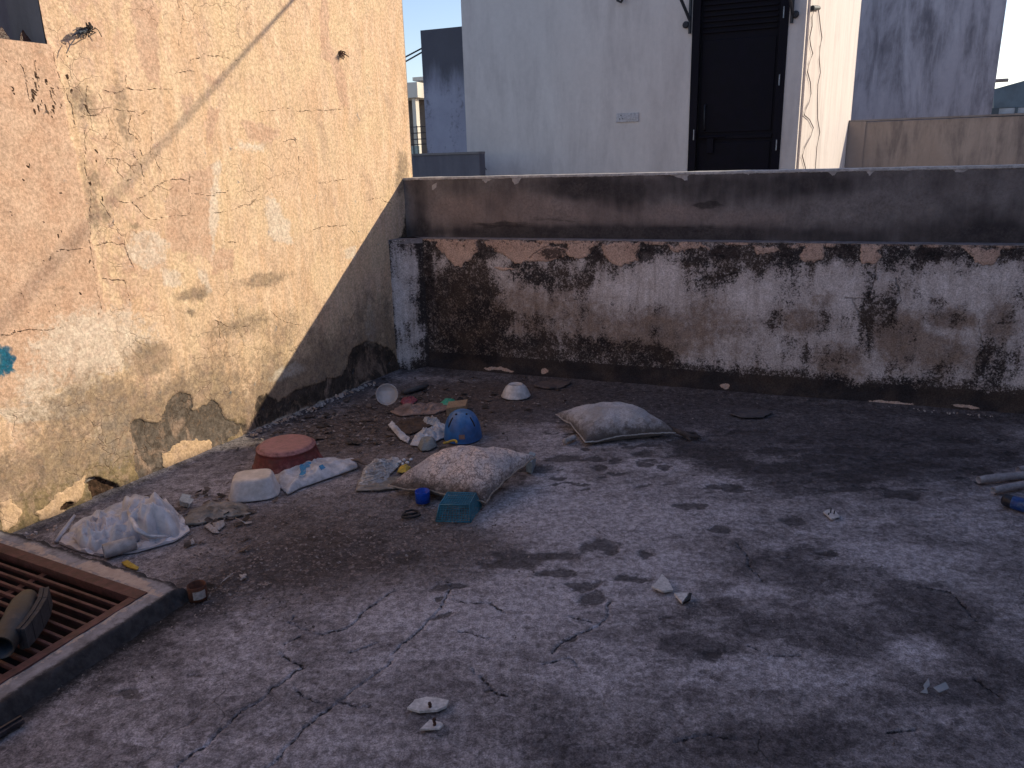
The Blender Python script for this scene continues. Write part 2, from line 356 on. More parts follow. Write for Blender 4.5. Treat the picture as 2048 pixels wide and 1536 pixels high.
def m_plain(name, a, b, dark, sc=3, k=.5, stv=(1.5, 1.5, .3)):
    g = G(name); st = g.noise(sc*2.2, 8, .68, vec=g.mapping(stv), dist=.3); n = g.noise(sc, 7, .6, dist=.3); f = g.noise(sc*14, 8, .7)
    c = g.mix(g.sm(n, .3, .7), a, b); c = g.mix(g.math('MULTIPLY', g.sm(g.math('ADD', g.math('MULTIPLY', st, .6), g.math('MULTIPLY', n, .4)), .42, .66), k), c, dark)
    c = g.mix(.35, c, g.mix(f, (.5, .5, .5), (1.1, 1.1, 1.1)), 'MULTIPLY')
    return g.out(c, .9, g.bump(f, .004, .6), Specular_IOR_Level=.2)

MW = m_plain('painted_white_plaster', (.69, .61, .58), (.76, .68, .65), (.54, .47, .45), 1.6, .75)
MD = m_plain('rain_stained_cement', (.34, .33, .39), (.43, .42, .49), (.09, .085, .11), 1.1, .85)
MG = m_plain('grey_cement', (.24, .22, .22), (.30, .28, .28), (.14, .12, .12), 2, .7)
MP = m_plain('brown_grey_cement', (.33, .275, .25), (.40, .345, .32), (.12, .105, .11), 1.5, .9)

#====================================================================== LEFT WALL
LT = 3.3
us = spaced([(-.36, 3.2, .0065), (3.2, 9, .3)]); zs = spaced([(-.02, 2.75, .0065), (2.75, LT, .14)])
X, Z = np.meshgrid(us, zs)
def LP(*pts): return [luz(*p) for p in pts]
u0, zn = luz(97, 92); uB = luz(78, 2)[0]; u0 = (u0+uB)/2
wn = .03*fbm(X, Z, 9, 4, 3)
Xw, Zw = X + .045*fbm(X, Z, 9, 6, 21, .62), Z + .045*fbm(X, Z, 9, 6, 22, .62)
seam = np.interp(Z, [0, .55, .95, 1.3, 1.6, zn, 3], [luz(245, 700)[0], luz(225, 640)[0], luz(195, 520)[0], luz(170, 400)[0], luz(140, 250)[0], luz(104, 95)[0], luz(104, 95)[0]])
slab = sstep(-.02, .02, X-seam+wn*.6)*sstep(.5, .62, Z+wn)*(Z < zn+.02)
pink = .22 + .25*sstep(.9, 2.6, X) + .35*fbm(X, Z, 2.2, 3, 11)
def P1(pts, w=.04): return poly(Xw, Zw, LP(*pts), w)
pink = mx(pink, slab*.78, P1([(262, 0), (320, 0), (312, 90), (325, 175), (290, 160), (268, 90)]),
          P1([(640, 0), (655, 0), (660, 90), (690, 150), (700, 215), (680, 215), (665, 130), (640, 110)]), P1([(345, 350), (430, 330), (425, 520), (340, 500), (330, 420)]),
          P1([(395, 140), (440, 160), (420, 170)]), P1([(405, 210), (440, 225), (425, 290), (412, 290)]), P1([(480, 240), (560, 260), (545, 290), (500, 280)]),
          P1([(415, 500), (470, 500), (465, 545), (425, 550)]), P1([(365, 190), (385, 190), (380, 235), (370, 235)]))
white = mx(P1([(530, 395), (550, 390), (580, 455), (585, 490), (545, 480)], .03), P1([(325, 540), (350, 535), (365, 570), (330, 570)], .03), P1([(398, 540), (410, 540), (425, 580), (412, 588)], .02),
           P1([(690, 500), (715, 490), (712, 520), (692, 515)], .02), P1([(478, 280), (535, 285), (530, 305), (480, 300)], .03)*.8, P1([(430, 330), (440, 320), (440, 420), (425, 520), (418, 430)], .02)*.9,
           P1([(248, 490), (262, 465), (300, 452), (340, 480), (335, 525), (300, 542), (270, 530), (252, 510)], .02)*.62,
           ell(Xw, Zw, luz(190, 690), .32, .17)*.85, ell(Xw, Zw, luz(90, 825), .25, .035, .25)*.95, ell(Xw, Zw, luz(235, 880), .12, .2)*.85, ell(Xw, Zw, luz(130, 760), .3, .14)*.6, .12+.5*fbm(X, Z, 3, 3, 61)*sstep(1.2, .3, Z))
low = sstep(.85, .12, Z + .35*fbm(X, Z, 1.9, 3, 8))
grime = .06 + .88*low + .5*fbm(X, Z, 4.5, 5, 15)*sstep(1.3, .5, Z) + .12*fbm(X*2, Z*.6, 5, 4, 16)
grime = mx(grime, ell(Xw, Zw, luz(300, 720), .16, .1)*.85, ell(Xw, Zw, luz(385, 590), .13, .04)*.8, ell(Xw, Zw, luz(530, 560), .25, .04)*.65, ell(Xw, Zw, luz(165, 200), .07, .07)*.62, ell(Xw, Zw, luz(190, 360), .05, .04)*.6,
           ell(Xw, Zw, luz(215, 430), .03, .03)*.75, ell(Xw, Zw, luz(270, 450), .03, .02)*.75, ell(Xw, Zw, luz(115, 580), .04, .012)*.9, ell(Xw, Zw, luz(130, 575), .02, .01)*.9, ell(Xw, Zw, luz(245, 225), .04, .2)*.55,
           ell(Xw, Zw, luz(175, 395), .06, .2)*.55, ell(Xw, Zw, luz(480, 650), .3, .06)*.66, ell(Xw, Zw, luz(280, 700), .04, .03)*.85, ell(Xw, Zw, luz(380, 625), .03, .02)*.85,
           P1([(798, 300), (815, 300), (818, 375), (795, 395), (788, 370)], .03)*.72, ell(Xw, Zw, luz(60, 560), .02, .03)*.8, ell(Xw, Zw, luz(190, 555), .015, .03)*.8)
grime = grime + .12*fbm(X, Z, 1.4, 3, 18)
grime = grime - .45*slab*sstep(.6, .8, Z)
speck = ell(Xw, Zw, luz(55, 180), .04, .12)*.4
peel = mx(P1([(262, 850), (272, 840), (322, 845), (332, 815), (345, 790), (362, 783), (382, 795), (388, 820), (425, 803), (445, 815), (452, 838), (480, 845), (476, 860), (450, 880), (415, 915), (330, 950), (275, 960)], .006),
          P1([(165, 968), (195, 955), (230, 965), (240, 990), (195, 990)], .008))
dark = mx(P1([(480, 880), (500, 850), (515, 800), (535, 788), (560, 803), (575, 790), (600, 777), (640, 765), (688, 748), (705, 700), (735, 680), (765, 690), (788, 702), (800, 745), (700, 800)], .012),
          P1([(785, 480), (803, 470), (815, 380), (826, 380), (826, 500), (808, 640), (796, 560)], .03)*.75, (.3+.7*sstep(.16, .0, Z+.05*fbm(X, Z, 6, 3, 5)))*(X < 1.55)*(Z < .2)*.85)
cream = mx(P1([(320, 905), (345, 890), (390, 880), (417, 878), (420, 902), (380, 925), (340, 940), (322, 928)], .005), P1([(62, 1035), (110, 985), (175, 950), (165, 985), (120, 1030)], .006), P1([(0, 1010), (20, 1000), (40, 1030), (10, 1060), (0, 1060)], .006))
moss = .0 + .6*sstep(.2, .02, Z+.1*fbm(X, Z, 5, 3, 31))*(X > .9) + .25*sstep(.5, .2, Z)*sstep(1.7, 2.4, X)
shw = mx(ell(Xw, Zw, luz(575, 745), .16, .05)*.7, sstep(.035, .0, Z+.02*fbm(X, Z, 12, 3, 55))*.85*(X > .3)*(X < 1.5), ell(Xw, Zw, luz(740, 650), .1, .2)*.45)
holes = mx(P1([(172, 970), (190, 955), (228, 962), (238, 985), (205, 998), (178, 990)], .006), ell(X, Z, luz(680, 107), .019, .016), ell(X, Z, luz(700, 780), .012, .01), ell(Xw, Zw, luz(130, 1010), .03, .02), speck)
rs = np.random.RandomState(4)
for k in range(34):       # chips and pock marks of the left slab
    cu, cz = luz(rs.uniform(5, 215), rs.uniform(110, 640)); holes = mx(holes, ell(Xw, Zw, (cu, cz), rs.uniform(.002, .006), rs.uniform(.004, .015), rs.uniform(-.4, .4))*.9)
for k in range(26):
    cu, cz = luz(rs.uniform(60, 110), rs.uniform(150, 230)); holes = mx(holes, ell(Xw, Zw, (cu, cz), .003, rs.uniform(.01, .03), .15)*.9)
cracks = [LP(*p) for p in [
    [(205, 178), (235, 185), (250, 175), (265, 177), (300, 182), (345, 177)], [(160, 235), (200, 225), (210, 210), (195, 180)], [(230, 215), (262, 220), (275, 230), (290, 218), (300, 222)], [(250, 175), (252, 150)],
    [(215, 225), (222, 255), (210, 280)], [(262, 230), (256, 265), (280, 285)], [(358, 100), (363, 30), (355, 0)], [(345, 175), (345, 150), (390, 140)], [(380, 120), (410, 108), (440, 115), (480, 118)],
    [(205, 330), (215, 318), (240, 320), (262, 332), (285, 330)], [(240, 320), (236, 345), (250, 360), (270, 350), (262, 330)], [(285, 330), (290, 365), (280, 372)], [(265, 302), (280, 298), (285, 310), (275, 322), (265, 302)], [(318, 280), (312, 320), (325, 340)],
    [(240, 402), (265, 402), (295, 392), (310, 375), (345, 355), (380, 360)], [(265, 402), (285, 425), (300, 438), (345, 432), (380, 428), (387, 420)], [(380, 345), (378, 380), (384, 420)], [(384, 387), (430, 387), (455, 380)], [(200, 405), (225, 440), (248, 480), (250, 500)],
    [(190, 487), (215, 482), (248, 485)], [(248, 485), (255, 510), (270, 535)], [(175, 170), (165, 220), (172, 300), (180, 400), (178, 470), (192, 560), (200, 620)], [(430, 425), (470, 418), (500, 408), (520, 390)],
    [(520, 225), (545, 220), (580, 218)], [(595, 222), (650, 220), (700, 218)], [(565, 280), (592, 278)], [(640, 365), (690, 360)], [(615, 462), (645, 455), (690, 448), (710, 470)], [(450, 480), (475, 482)], [(445, 590), (462, 572), (470, 555)],
    [(100, 90), (112, 130), (130, 180), (150, 250)], [(40, 130), (62, 200)], [(70, 120), (75, 175)], [(112, 500), (140, 500), (165, 498)], [(435, 645), (440, 690)], [(430, 640), (470, 660), (500, 650)], [(540, 620), (560, 640), (600, 650)],
    [(0, 670), (60, 660), (130, 655)], [(590, 275), (600, 330), (590, 360)], [(730, 400), (760, 395), (785, 410)], [(262, 335), (300, 300), (318, 280)], [(205, 555), (250, 560), (262, 600)], [(720, 700), (700, 640), (720, 600)]]]
crk = lines(X, Z, cracks, .016, 40)
mapm = .25+.75*sstep(.3, 1.3, X)*(1-slab)
teal = ell(Xw, Zw, luz(-6, 722), .06, .075)
off = .004*fbm(X, Z, 1.3, 3, 70) + .0022*fbm(X, Z, 7, 4, 71) + .004*slab - .006*sstep(.4, .6, peel) + .006*sstep(.4, .6, cream) + .018*sstep(.16, -.02, Z+.05*fbm(X, Z, 7, 4, 72)) - .005*sstep(.4, .6, dark)*(Z < .4) - .012*sstep(.5, .8, holes)*(Z < .5)
off = off*sstep(-.36, -.3, X)+0
Pw = PL[None, None, :] - DL*X[..., None] + NL*off[..., None] + np.array([0, 0, 1.0])*Z[..., None]
keep = ~((X[:-1, :-1] > u0) & (Z[:-1, :-1] > zn) & (X[:-1, :-1] < 3.35))
ML = m_left()
lw = thing('boundary_wall', 'tall cracked ochre plaster wall on the left with the diagonal shadow edge', 'wall', LWP(1.5, 0, 0))
link('plaster_face', grid_mesh('plaster_face', us, zs, Pw, dict(m1=[pink, grime, crk, peel], m2=[white, moss, holes, cream], m3=[dark, shw, teal, mapm]), keep), ML, lw)
b = MB()      # body behind the face
def lbox(b, ua, ub, va, vb, za, zb): return b.hexa([LWP(ua, va, za), LWP(ub, va, za), LWP(ub, vb, za), LWP(ua, vb, za), LWP(ua, va, zb), LWP(ub, va, zb), LWP(ub, vb, zb), LWP(ua, vb, zb)])
lbox(b, -.362, u0, -.23, -.012, -.02, LT); lbox(b, u0, 3.35, -.62, -.012, -.02, zn-.012); lbox(b, 3.35, 9, -.23, -.012, -.02, LT)
b.hexa([LWP(-.36, .004, -.02), LWP(-.366, .0, -.02), LWP(-.366, -.015, -.02), LWP(-.36, -.015, -.02), LWP(-.36, .0, LT), LWP(-.366, -.003, LT), LWP(-.366, -.015, LT), LWP(-.36, -.015, LT)])
b.build('wall_core', MG, lw)
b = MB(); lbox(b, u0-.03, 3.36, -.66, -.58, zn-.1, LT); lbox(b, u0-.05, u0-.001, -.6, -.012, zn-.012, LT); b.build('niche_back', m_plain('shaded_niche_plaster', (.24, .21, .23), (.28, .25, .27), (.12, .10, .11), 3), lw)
b = MB()
rs = np.random.RandomState(9)
for k in range(26):
    uu = u0+.015+k*.03+rs.uniform(-.008, .008); a = rs.uniform(.012, .03); q = LWP(uu, -.03+rs.uniform(-.02, .0), zn-.016)
    b.lathe([(a*1.1, 0), (a, a*.5), (a*.5, a*.8)], T(q, rs.uniform(0, 3)), 7, 1, .8)
b.build('mortar_ridge', dirty('pale_mortar', (.42, .36, .32), (.26, .22, .2), 30), lw)

#====================================================================== BACK PARAPET
LZ, TZ = .972, 1.392
pw = thing('parapet_wall', 'mould blackened two step parapet wall across the back of the roof', 'wall', BWP(2, 0, 0))
xs = spaced([(0, 4.15, .0065), (4.15, 6.6, .2)]); zs2 = spaced([(-.02, LZ, .0065)])
X, Z = np.meshgrid(xs, zs2); Xw, Zw = X+.02*fbm(X, Z, 11, 4, 121), Z+.02*fbm(X, Z, 11, 4, 122)
def BP(*pts): return [bxz(*p) for p in pts]
def B1(pts, w=.03): return poly(Xw, Zw, BP(*pts), w)
def be(px, py, rx, ry, k=1, rot=0):
    c = bxz(px, py); sx = abs(bxz(px+rx, py)[0]-bxz(px-rx, py)[0])/2; sz = abs(bxz(px, py+ry)[1]-bxz(px, py-ry)[1])/2; return ell(Xw, Zw, c, sx, sz, rot)*k
Xp, Zp = X+.06*fbm(X, Z, 8, 5, 151, .65), Z+.05*fbm(X, Z, 9, 5, 152, .65)
def B1(pts, w=.03): return np.clip(poly(Xp, Zp, BP(*pts), .03)+.18*sstep(2.1, 1.3, X)-.02, 0, 1)*.93
nz = fbm(X, Z, 2.6, 4, 90); nz2 = fbm(X, Z, 7, 4, 91)
m = .27 + .34*nz + .42*nz2 + .55*fbm(X*2.4, Z*.4, 5, 5, 99)
hb_ = np.interp(X, [0, .5, 1.4, 2.2, 3.2, 4.2], [.25, .22, .2, .14, .10, .10])
_s = np.clip((hb_*1.9-(Z+.09*nz2))/(hb_*1.9), 0, 1); m = m + .55*_s*_s*(3-2*_s) + .85*sstep(.21, .06, Z+.07*nz2) + .12*sstep(.5, .1, Z+.12*nz) + .50*sstep(.78, .93, Z+.05*nz2) + .12*sstep(.6, .75, Z)
for e in [(935, 640, 75, 90, .95), (915, 560, 60, 50, .5), (960, 600, 45, 60, .55), (880, 700, 40, 60, .5), (1050, 640, 120, 25, .35), (1110, 560, 80, 30, .35), (1110, 690, 130, 25, .5), (1250, 700, 90, 20, .5), (1050, 545, 60, 30, .4), (1160, 530, 60, 40, .35),
          (1430, 545, 50, 45, .45), (1735, 640, 18, 90, .55), (1775, 620, 22, 50, .6), (1760, 610, 20, 20, .5), (1640, 640, 28, 30, .4), (1900, 625, 55, 30, .42), (1885, 600, 20, 10, .4), (1545, 640, 25, 30, .3), (1990, 720, 50, 50, .35), (2030, 610, 30, 50, .35), (1540, 530, 40, 20, .3), (1620, 700, 60, 30, .3), (1830, 740, 60, 30, .3), (850, 560, 14, 80, .6), (1290, 600, 40, 30, .25)]:
    m = m + .95*sstep(.0, 1.3, be(*e[:4]))*e[4]
for e in [(1040, 590, 60, 40, .3), (1010, 690, 40, 60, .3), (1300, 560, 50, 60, .35), (1480, 590, 60, 50, .35), (1700, 560, 70, 50, .3), (1900, 560, 70, 35, .35), (2000, 540, 50, 35, .3), (1370, 650, 60, 30, .2), (1860, 690, 30, 60, .2), (1240, 640, 60, 30, .2)]:
    m = m - sstep(.1, 1.2, be(*e[:4]))*e[4]*.9
m = np.where(Z > .13, np.minimum(m, .84+.2*nz2), m)
paint = mx(B1([(875, 484), (950, 484), (957, 500), (940, 520), (915, 532), (885, 505)], .012), B1([(970, 484), (1090, 486), (1120, 500), (1160, 503), (1145, 510), (1080, 525), (1040, 520), (990, 500)], .012), B1([(1135, 487), (1195, 487), (1180, 505), (1150, 515), (1140, 505)], .012),
           B1([(1205, 488), (1280, 488), (1275, 515), (1240, 528), (1215, 520)], .012), B1([(1330, 488), (1425, 488), (1430, 496), (1340, 500)], .012), B1([(1500, 490), (1545, 492), (1560, 505), (1520, 508)], .012), B1([(1560, 490), (1600, 490), (1595, 502)], .012), B1([(1612, 490), (1655, 490), (1650, 518), (1615, 530), (1600, 520)], .012),
           B1([(1715, 492), (1770, 492), (1760, 520), (1730, 530), (1722, 505)], .012), B1([(1930, 492), (2005, 492), (1990, 530), (1950, 532), (1930, 505)], .012), B1([(1820, 492), (1845, 492), (1840, 505)], .012), B1([(990, 528), (1040, 535), (1010, 545), (985, 535)], .012)*.7, .5*sstep(.93, .965, Z+.02*nz2)+.3*nz2)
brown = .16 + .4*nz + mx(be(930, 640, 90, 90, .75), be(1080, 640, 150, 60, .5), be(1300, 670, 180, 50, .62), be(1800, 680, 60, 60, .8), be(1600, 640, 50, 30, .6), be(1900, 640, 60, 25, .8), be(1880, 700, 80, 40, .6), be(1690, 730, 60, 40, .6), be(1640, 600, 25, 20, .5), be(1420, 650, 80, 50, .62), be(2000, 640, 40, 40, .6))
salt = mx(sstep(.03, .0, Z+.03*fbm(X, Z, 9, 4, 95)+.02)*.6*(X > 2.3), *[be(px, py, rx, ry, .95) for px, py, rx, ry in [(1780, 805, 45, 4), (1930, 812, 30, 3), (1000, 738, 30, 3), (1090, 742, 8, 5), (1450, 772, 10, 4)]])
blk = mx(sstep(.80, .94, Z+.02*nz2)*.36, be(970, 505, 25, 18, .8), be(1105, 507, 30, 14, .75), be(1190, 505, 14, 18, .8), be(1290, 510, 20, 20, .8), be(1450, 505, 40, 18, .8), be(1570, 505, 18, 16, .7), be(1690, 505, 30, 20, .75), be(1870, 510, 50, 18, .75), be(2030, 508, 20, 16, .75), be(860, 560, 12, 90, .72))
crk = lines(X, Z, [BP(*p) for p in [[(1690, 597), (1720, 600), (1745, 598)], [(1705, 600), (1720, 625), (1735, 650), (1740, 700)], [(1795, 555), (1800, 600), (1780, 640)], [(1060, 515), (1075, 500), (1100, 492), (1130, 500), (1140, 520)], [(1735, 600), (1750, 560), (1752, 530)], [(1400, 560), (1470, 548)], [(1960, 640), (1965, 700), (1950, 740)]]], .02, 96)
off = .004*fbm(X, Z, 1.6, 3, 97)+.002*nz2 - .022*sstep(.09, -.02, Z+.03*nz2) - .004*sstep(.5, .6, paint)
Pw = PB + DB*X[..., None] + NB*off[..., None] + np.array([0, 0, 1.0])*Z[..., None]
MBK = m_back()
link('lower_wall', grid_mesh('lower_wall', xs, zs2, Pw, dict(m1=[m, paint, brown, crk], m2=[salt, blk, m*0, m*0])), MBK, pw)
# splayed corner piece between the left wall and the parapet
cs = spaced([(0, 1, .026)]); X, Z = np.meshgrid(cs, zs2); A0 = LWP(-.0, -.004, 0); A1 = PB
nzc = fbm(X*.25, Z, 7, 4, 131)
Pw = A0 + (A1-A0)*X[..., None] + np.array([0, 0, 1.0])*Z[..., None] + (NB*.003)*nzc[..., None]
m = .34 + .6*nzc + .5*fbm(X*.8, Z*.3, 9, 4, 133) + .45*sstep(.72, .93, X+.1*nzc)+.25*sstep(.5, .62, X+.12*nzc)*sstep(.5, .0, Z) + .5*sstep(.12, .0, Z) + .25*sstep(.8, .97, Z)+.3*sstep(.1, .02, X)
link('corner_splay', grid_mesh('corner_splay', cs, zs2, Pw, dict(m1=[m, m*0, .2+.5*nzc, m*0+1], m2=[m*0, m*0, m*0, m*0])), MBK, pw)
b = MB()      # ledge and cores
b.hexa([A0+[0, 0, LZ-.03], LWP(-.2, -.004, LZ-.03), LWP(-.25, .05, LZ-.03), PB+[0, 0, LZ-.03], A0+[0, 0, LZ+.004], LWP(-.2, -.004, LZ+.004), LWP(-.25, .05, LZ+.004), PB+[0, 0, LZ+.004]])
b.bbox(-.25, 6.6, .004, .16, LZ-.02, LZ+.004)
b.build('ledge', dirty('pale_cement_ledge', (.34, .31, .33), (.22, .2, .22), 22, .9, (.08, .07, .07), .6), pw)
xs = spaced([(-.34, 4.3, .012), (4.3, 6.6, .2)]); zs3 = spaced([(LZ, TZ, .01)]); X, Z = np.meshgrid(xs, zs3)
Xw, Zw = X+.02*fbm(X, Z, 9, 4, 141), Z+.02*fbm(X, Z, 9, 4, 142)
nz = fbm(X, Z, 2.2, 4, 143); nz2 = fbm(X, Z, 8, 4, 144)
def be2(px, py, rx, ry, k=1):
    c = bxz(px, py, .1); sx = abs(bxz(px+rx, py, .1)[0]-bxz(px-rx, py, .1)[0])/2; sz = abs(bxz(px, py+ry, .1)[1]-bxz(px, py-ry, .1)[1])/2; return ell(Xw, Zw, c, sx, sz)*k
dk = .22+.35*nz+.12*nz2+.5*sstep(1.13, 1.0, Z+.03*nz)+.2*sstep(1.2, 1.36, Z)+mx(be2(840, 420, 14, 70, .5), be2(1170, 375, 90, 22, .6), be2(1260, 385, 60, 30, .55), be2(1450, 380, 160, 30, .4), be2(1650, 370, 80, 25, .4), be2(1950, 440, 120, 40, .4), be2(1230, 465, 300, 12, .4))
bn = .1 + .3*nz + mx(be2(1000, 425, 160, 35, 1), be2(1200, 425, 120, 25, .8), be2(1350, 430, 90, 25, .75), be2(860, 410, 20, 30, .4), be2(1480, 440, 120, 20, .55))
fl = sstep(1.372, 1.39, Z+.004*nz2)*.9
flk = [[(1022, 356), (1045, 355), (1038, 366), (1030, 370)], [(1328, 350), (1375, 348), (1377, 362), (1365, 356)], [(1490, 344), (1502, 344), (1496, 352)], [(1652, 341), (1675, 341), (1665, 352)], [(1730, 339), (1755, 339), (1742, 352)], [(1900, 336), (1945, 335), (1930, 342), (1915, 342)], [(865, 372), (874, 365), (873, 375), (864, 384)], [(1175, 352), (1195, 351), (1182, 357)], [(964, 360), (985, 358), (975, 362), (970, 368)]]
for q in flk: fl = mx(fl, poly(Xw, Zw, [bxz(a, c, .1) for a, c in q], .006))
hz = mx(be2(1415, 410, 35, 10, .75), be2(1010, 450, 80, 8, .6), be2(1100, 440, 90, 8, .5), be2(1400, 455, 60, 10, .5))
Pw = PB + DB*X[..., None] + NB*(.1+.004*nz+.002*nz2)[..., None] + np.array([0, 0, 1.0])*Z[..., None]
MU = m_upper()
link('upper_wall', grid_mesh('upper_wall', xs, zs3, Pw, dict(m1=[dk, bn, fl, hz])), MU, pw)
b = MB(); xx = list(np.linspace(-.34, 6.6, 90)); rs = np.random.RandomState(3); v = []
for x in xx:      # coping with an uneven front edge
    j = rs.uniform(-.003, .003); v.append([b.bm.verts.new(Vector(BWP(x, dd, zz))) for dd, zz in ((.096+j, TZ-.006+j), (.1+j, TZ+.006), (.235, TZ+.008+j*.5), (.24, TZ-.03))])
for p, q in zip(v[:-1], v[1:]):
    for k in range(3): b.bm.faces.new((p[k], q[k], q[k+1], p[k+1]))
b.build('coping', dirty('chalky_coping', (.60, .56, .55), (.42, .39, .38), 18, .9, (.15, .13, .13), .4), pw)
b = MB(); b.bbox(-.33, 6.6, .115, .235, -.1, TZ-.002); b.bbox(-.2, 6.6, .03, .11, -.1, LZ-.022); b.build('wall_core', MG, pw)

#====================================================================== FLOOR
KZ = .045
k0 = at(372, 1178, KZ)                      # outer corner of the kerb (top)
f0 = at(298, 1186, KZ); fT = at(0, 1086, KZ); fR = at(0, 1371, KZ)   # outer corner of the frame and its two edges
e1 = (fT-f0)[:2]; e1 = e1/np.linalg.norm(e1); e2 = (fR-f0)[:2]; e2 = e2/np.linalg.norm(e2)
def HP(a, c, z=0): return np.array([f0[0]+e1[0]*a+e2[0]*c, f0[1]+e1[1]*a+e2[1]*c, z])
Hinv = np.linalg.inv(np.array([[e1[0], e2[0]], [e1[1], e2[1]]]))
KW = .105; HW = 1.35
xs = spaced([(-9, -3, .5), (-3, -2.3, .03), (-2.3, 2.6, .0065), (2.6, 4.2, .012), (4.2, 9, .3)]); ys = spaced([(-6, 1.3, .3), (1.3, 3.0, .0055), (3, 6.2, .009)])
X, Y = np.meshgrid(xs, ys); Xw, Yw = X+.07*fbm(X, Y, 7, 5, 201, .6), Y+.07*fbm(X, Y, 7, 5, 202, .6)
def fe(px, py, rx, ry, k=1, rot=0):
    c = at(px, py); sx = abs(at(px+rx, py)[0]-at(px-rx, py)[0])/2; sy = abs(at(px, py+ry)[1]-at(px, py-ry)[1])/2; return ell(Xw, Yw, c[:2], sx, sy, rot)*k
def FP(*pts): return [tuple(at(*p)[:2]) for p in pts]
nz = fbm(X, Y, 1.6, 4, 203); nz2 = fbm(X, Y, 5, 4, 204)
nz3 = fbm(X, Y, 13, 4, 208, .6); dk = .16+.42*nz+.46*nz2+.36*nz3; lt = .33-.30*nz+.36*fbm(X*.7, Y*1.4, 4, 5, 209, .6)+.25*nz3
def S(v): return sstep(.0, 1.1, v)
for e in [(640, 1110, 170, 55, .7), (450, 1180, 110, 50, .45), (780, 860, 220, 60, .45), (1050, 800, 200, 40, .4), (1600, 900, 330, 50, .6), (1900, 900, 200, 60, .55), (1560, 820, 400, 45, .65), (1250, 800, 260, 40, .5), (850, 780, 200, 35, .5), (1700, 960, 300, 40, .4), (1600, 1120, 150, 55, .5), (1850, 1210, 110, 60, .6), (1650, 1270, 160, 50, .45), (1830, 1380, 140, 40, .4), (1400, 1300, 70, 30, .4), (1700, 1480, 350, 60, .45), (1250, 1500, 250, 50, .3),
          (1000, 950, 60, 20, .4), (1350, 1250, 200, 60, .3), (1050, 1450, 160, 60, .25), (550, 1420, 160, 50, .2), (1950, 1100, 120, 60, .2), (2000, 1350, 100, 80, .35), (350, 1280, 90, 50, .3)]:
    dk = dk + S(fe(*e[:4]))*e[4]
for e in [(1150, 1030, 180, 60, .55), (1000, 1190, 260, 70, .45), (860, 1270, 160, 60, .3), (1380, 1030, 120, 40, .4), (1790, 1120, 120, 40, .45), (1330, 1130, 100, 30, .4), (1830, 1300, 60, 25, .4), (1450, 960, 80, 20, .4), (1500, 1330, 160, 40, .3), (1300, 930, 80, 14, .5), (760, 1210, 150, 40, .3), (1180, 1330, 120, 50, .25), (1500, 1180, 60, 12, .4), (560, 1330, 160, 50, .2), (1130, 960, 60, 15, .3), (1900, 1040, 100, 30, .25), (1350, 1180, 60, 30, .2)]:
    lt = lt + S(fe(*e[:4]))*e[4]; dk = dk - S(fe(*e[:4]))*e[4]*.55
warm = .1+.3*nz + mx(fe(560, 1060, 180, 50, .8), fe(780, 870, 240, 60, .75), fe(950, 790, 200, 30, .8), fe(700, 1150, 180, 60, .55), fe(900, 1080, 150, 40, .45))
dl = (X-PL[0])*NL[0]+(Y-PL[1])*NL[1]; db = -((X-PB[0])*NB[0]+(Y-PB[1])*NB[1])
grit = mx(fe(700, 1060, 260, 110, 1), fe(450, 1160, 130, 60, 1), fe(900, 1110, 150, 60, .8), fe(780, 850, 300, 70, .7), .25*sstep(.6, .1, dl), .2+0*X)
spots = [(820, 1111, 40, 12), (1030, 1118, 54, 18), (980, 1125, 30, 10), (1105, 1108, 60, 11), (1200, 1088, 36, 14), (1215, 1096, 20, 12), (1120, 1143, 50, 8), (1180, 1193, 38, 14), (1165, 1170, 46, 9), (1260, 1155, 40, 9), (900, 1168, 40, 6), (880, 1195, 20, 5), (1190, 915, 12, 4), (1228, 918, 17, 5), (1198, 935, 15, 6), (1282, 906, 28, 6), (1288, 928, 12, 5), (1325, 931, 16, 6), (1350, 885, 20, 6), (1420, 905, 70, 12), (1390, 895, 40, 7), (1460, 925, 60, 10), (1560, 900, 50, 7), (1640, 915, 55, 8), (1570, 935, 70, 10), (1700, 900, 60, 7), (1760, 935, 60, 12), (1690, 948, 50, 7), (1710, 960, 40, 5), (1840, 925, 50, 12), (1900, 905, 50, 8), (1950, 940, 40, 12), (1690, 978, 50, 6), (1800, 988, 40, 9), (1920, 880, 50, 5), (2010, 905, 30, 6),
         (1460, 975, 22, 7), (1380, 1010, 36, 9), (1430, 1057, 26, 8), (1585, 1042, 28, 8), (1290, 1105, 20, 9), (1650, 1105, 26, 6), (1580, 1118, 14, 4), (1420, 1300, 18, 10), (1500, 860, 40, 4), (940, 1010, 20, 6), (1060, 935, 40, 8), (1130, 915, 40, 7), (1340, 1240, 12, 4), (255, 1385, 24, 10), (165, 1262, 30, 10), (385, 1345, 14, 4), (980, 1385, 14, 7), (1140, 1275, 20, 5), (880, 1235, 30, 4)]
wet = 0*X
for s in spots: wet = mx(wet, fe(*s))
for k in range(90):
    px, py = rs.uniform(1100, 2040), rs.uniform(860, 980); wet = mx(wet, fe(px, py, rs.uniform(6, 30), rs.uniform(1.5, 4), .85))
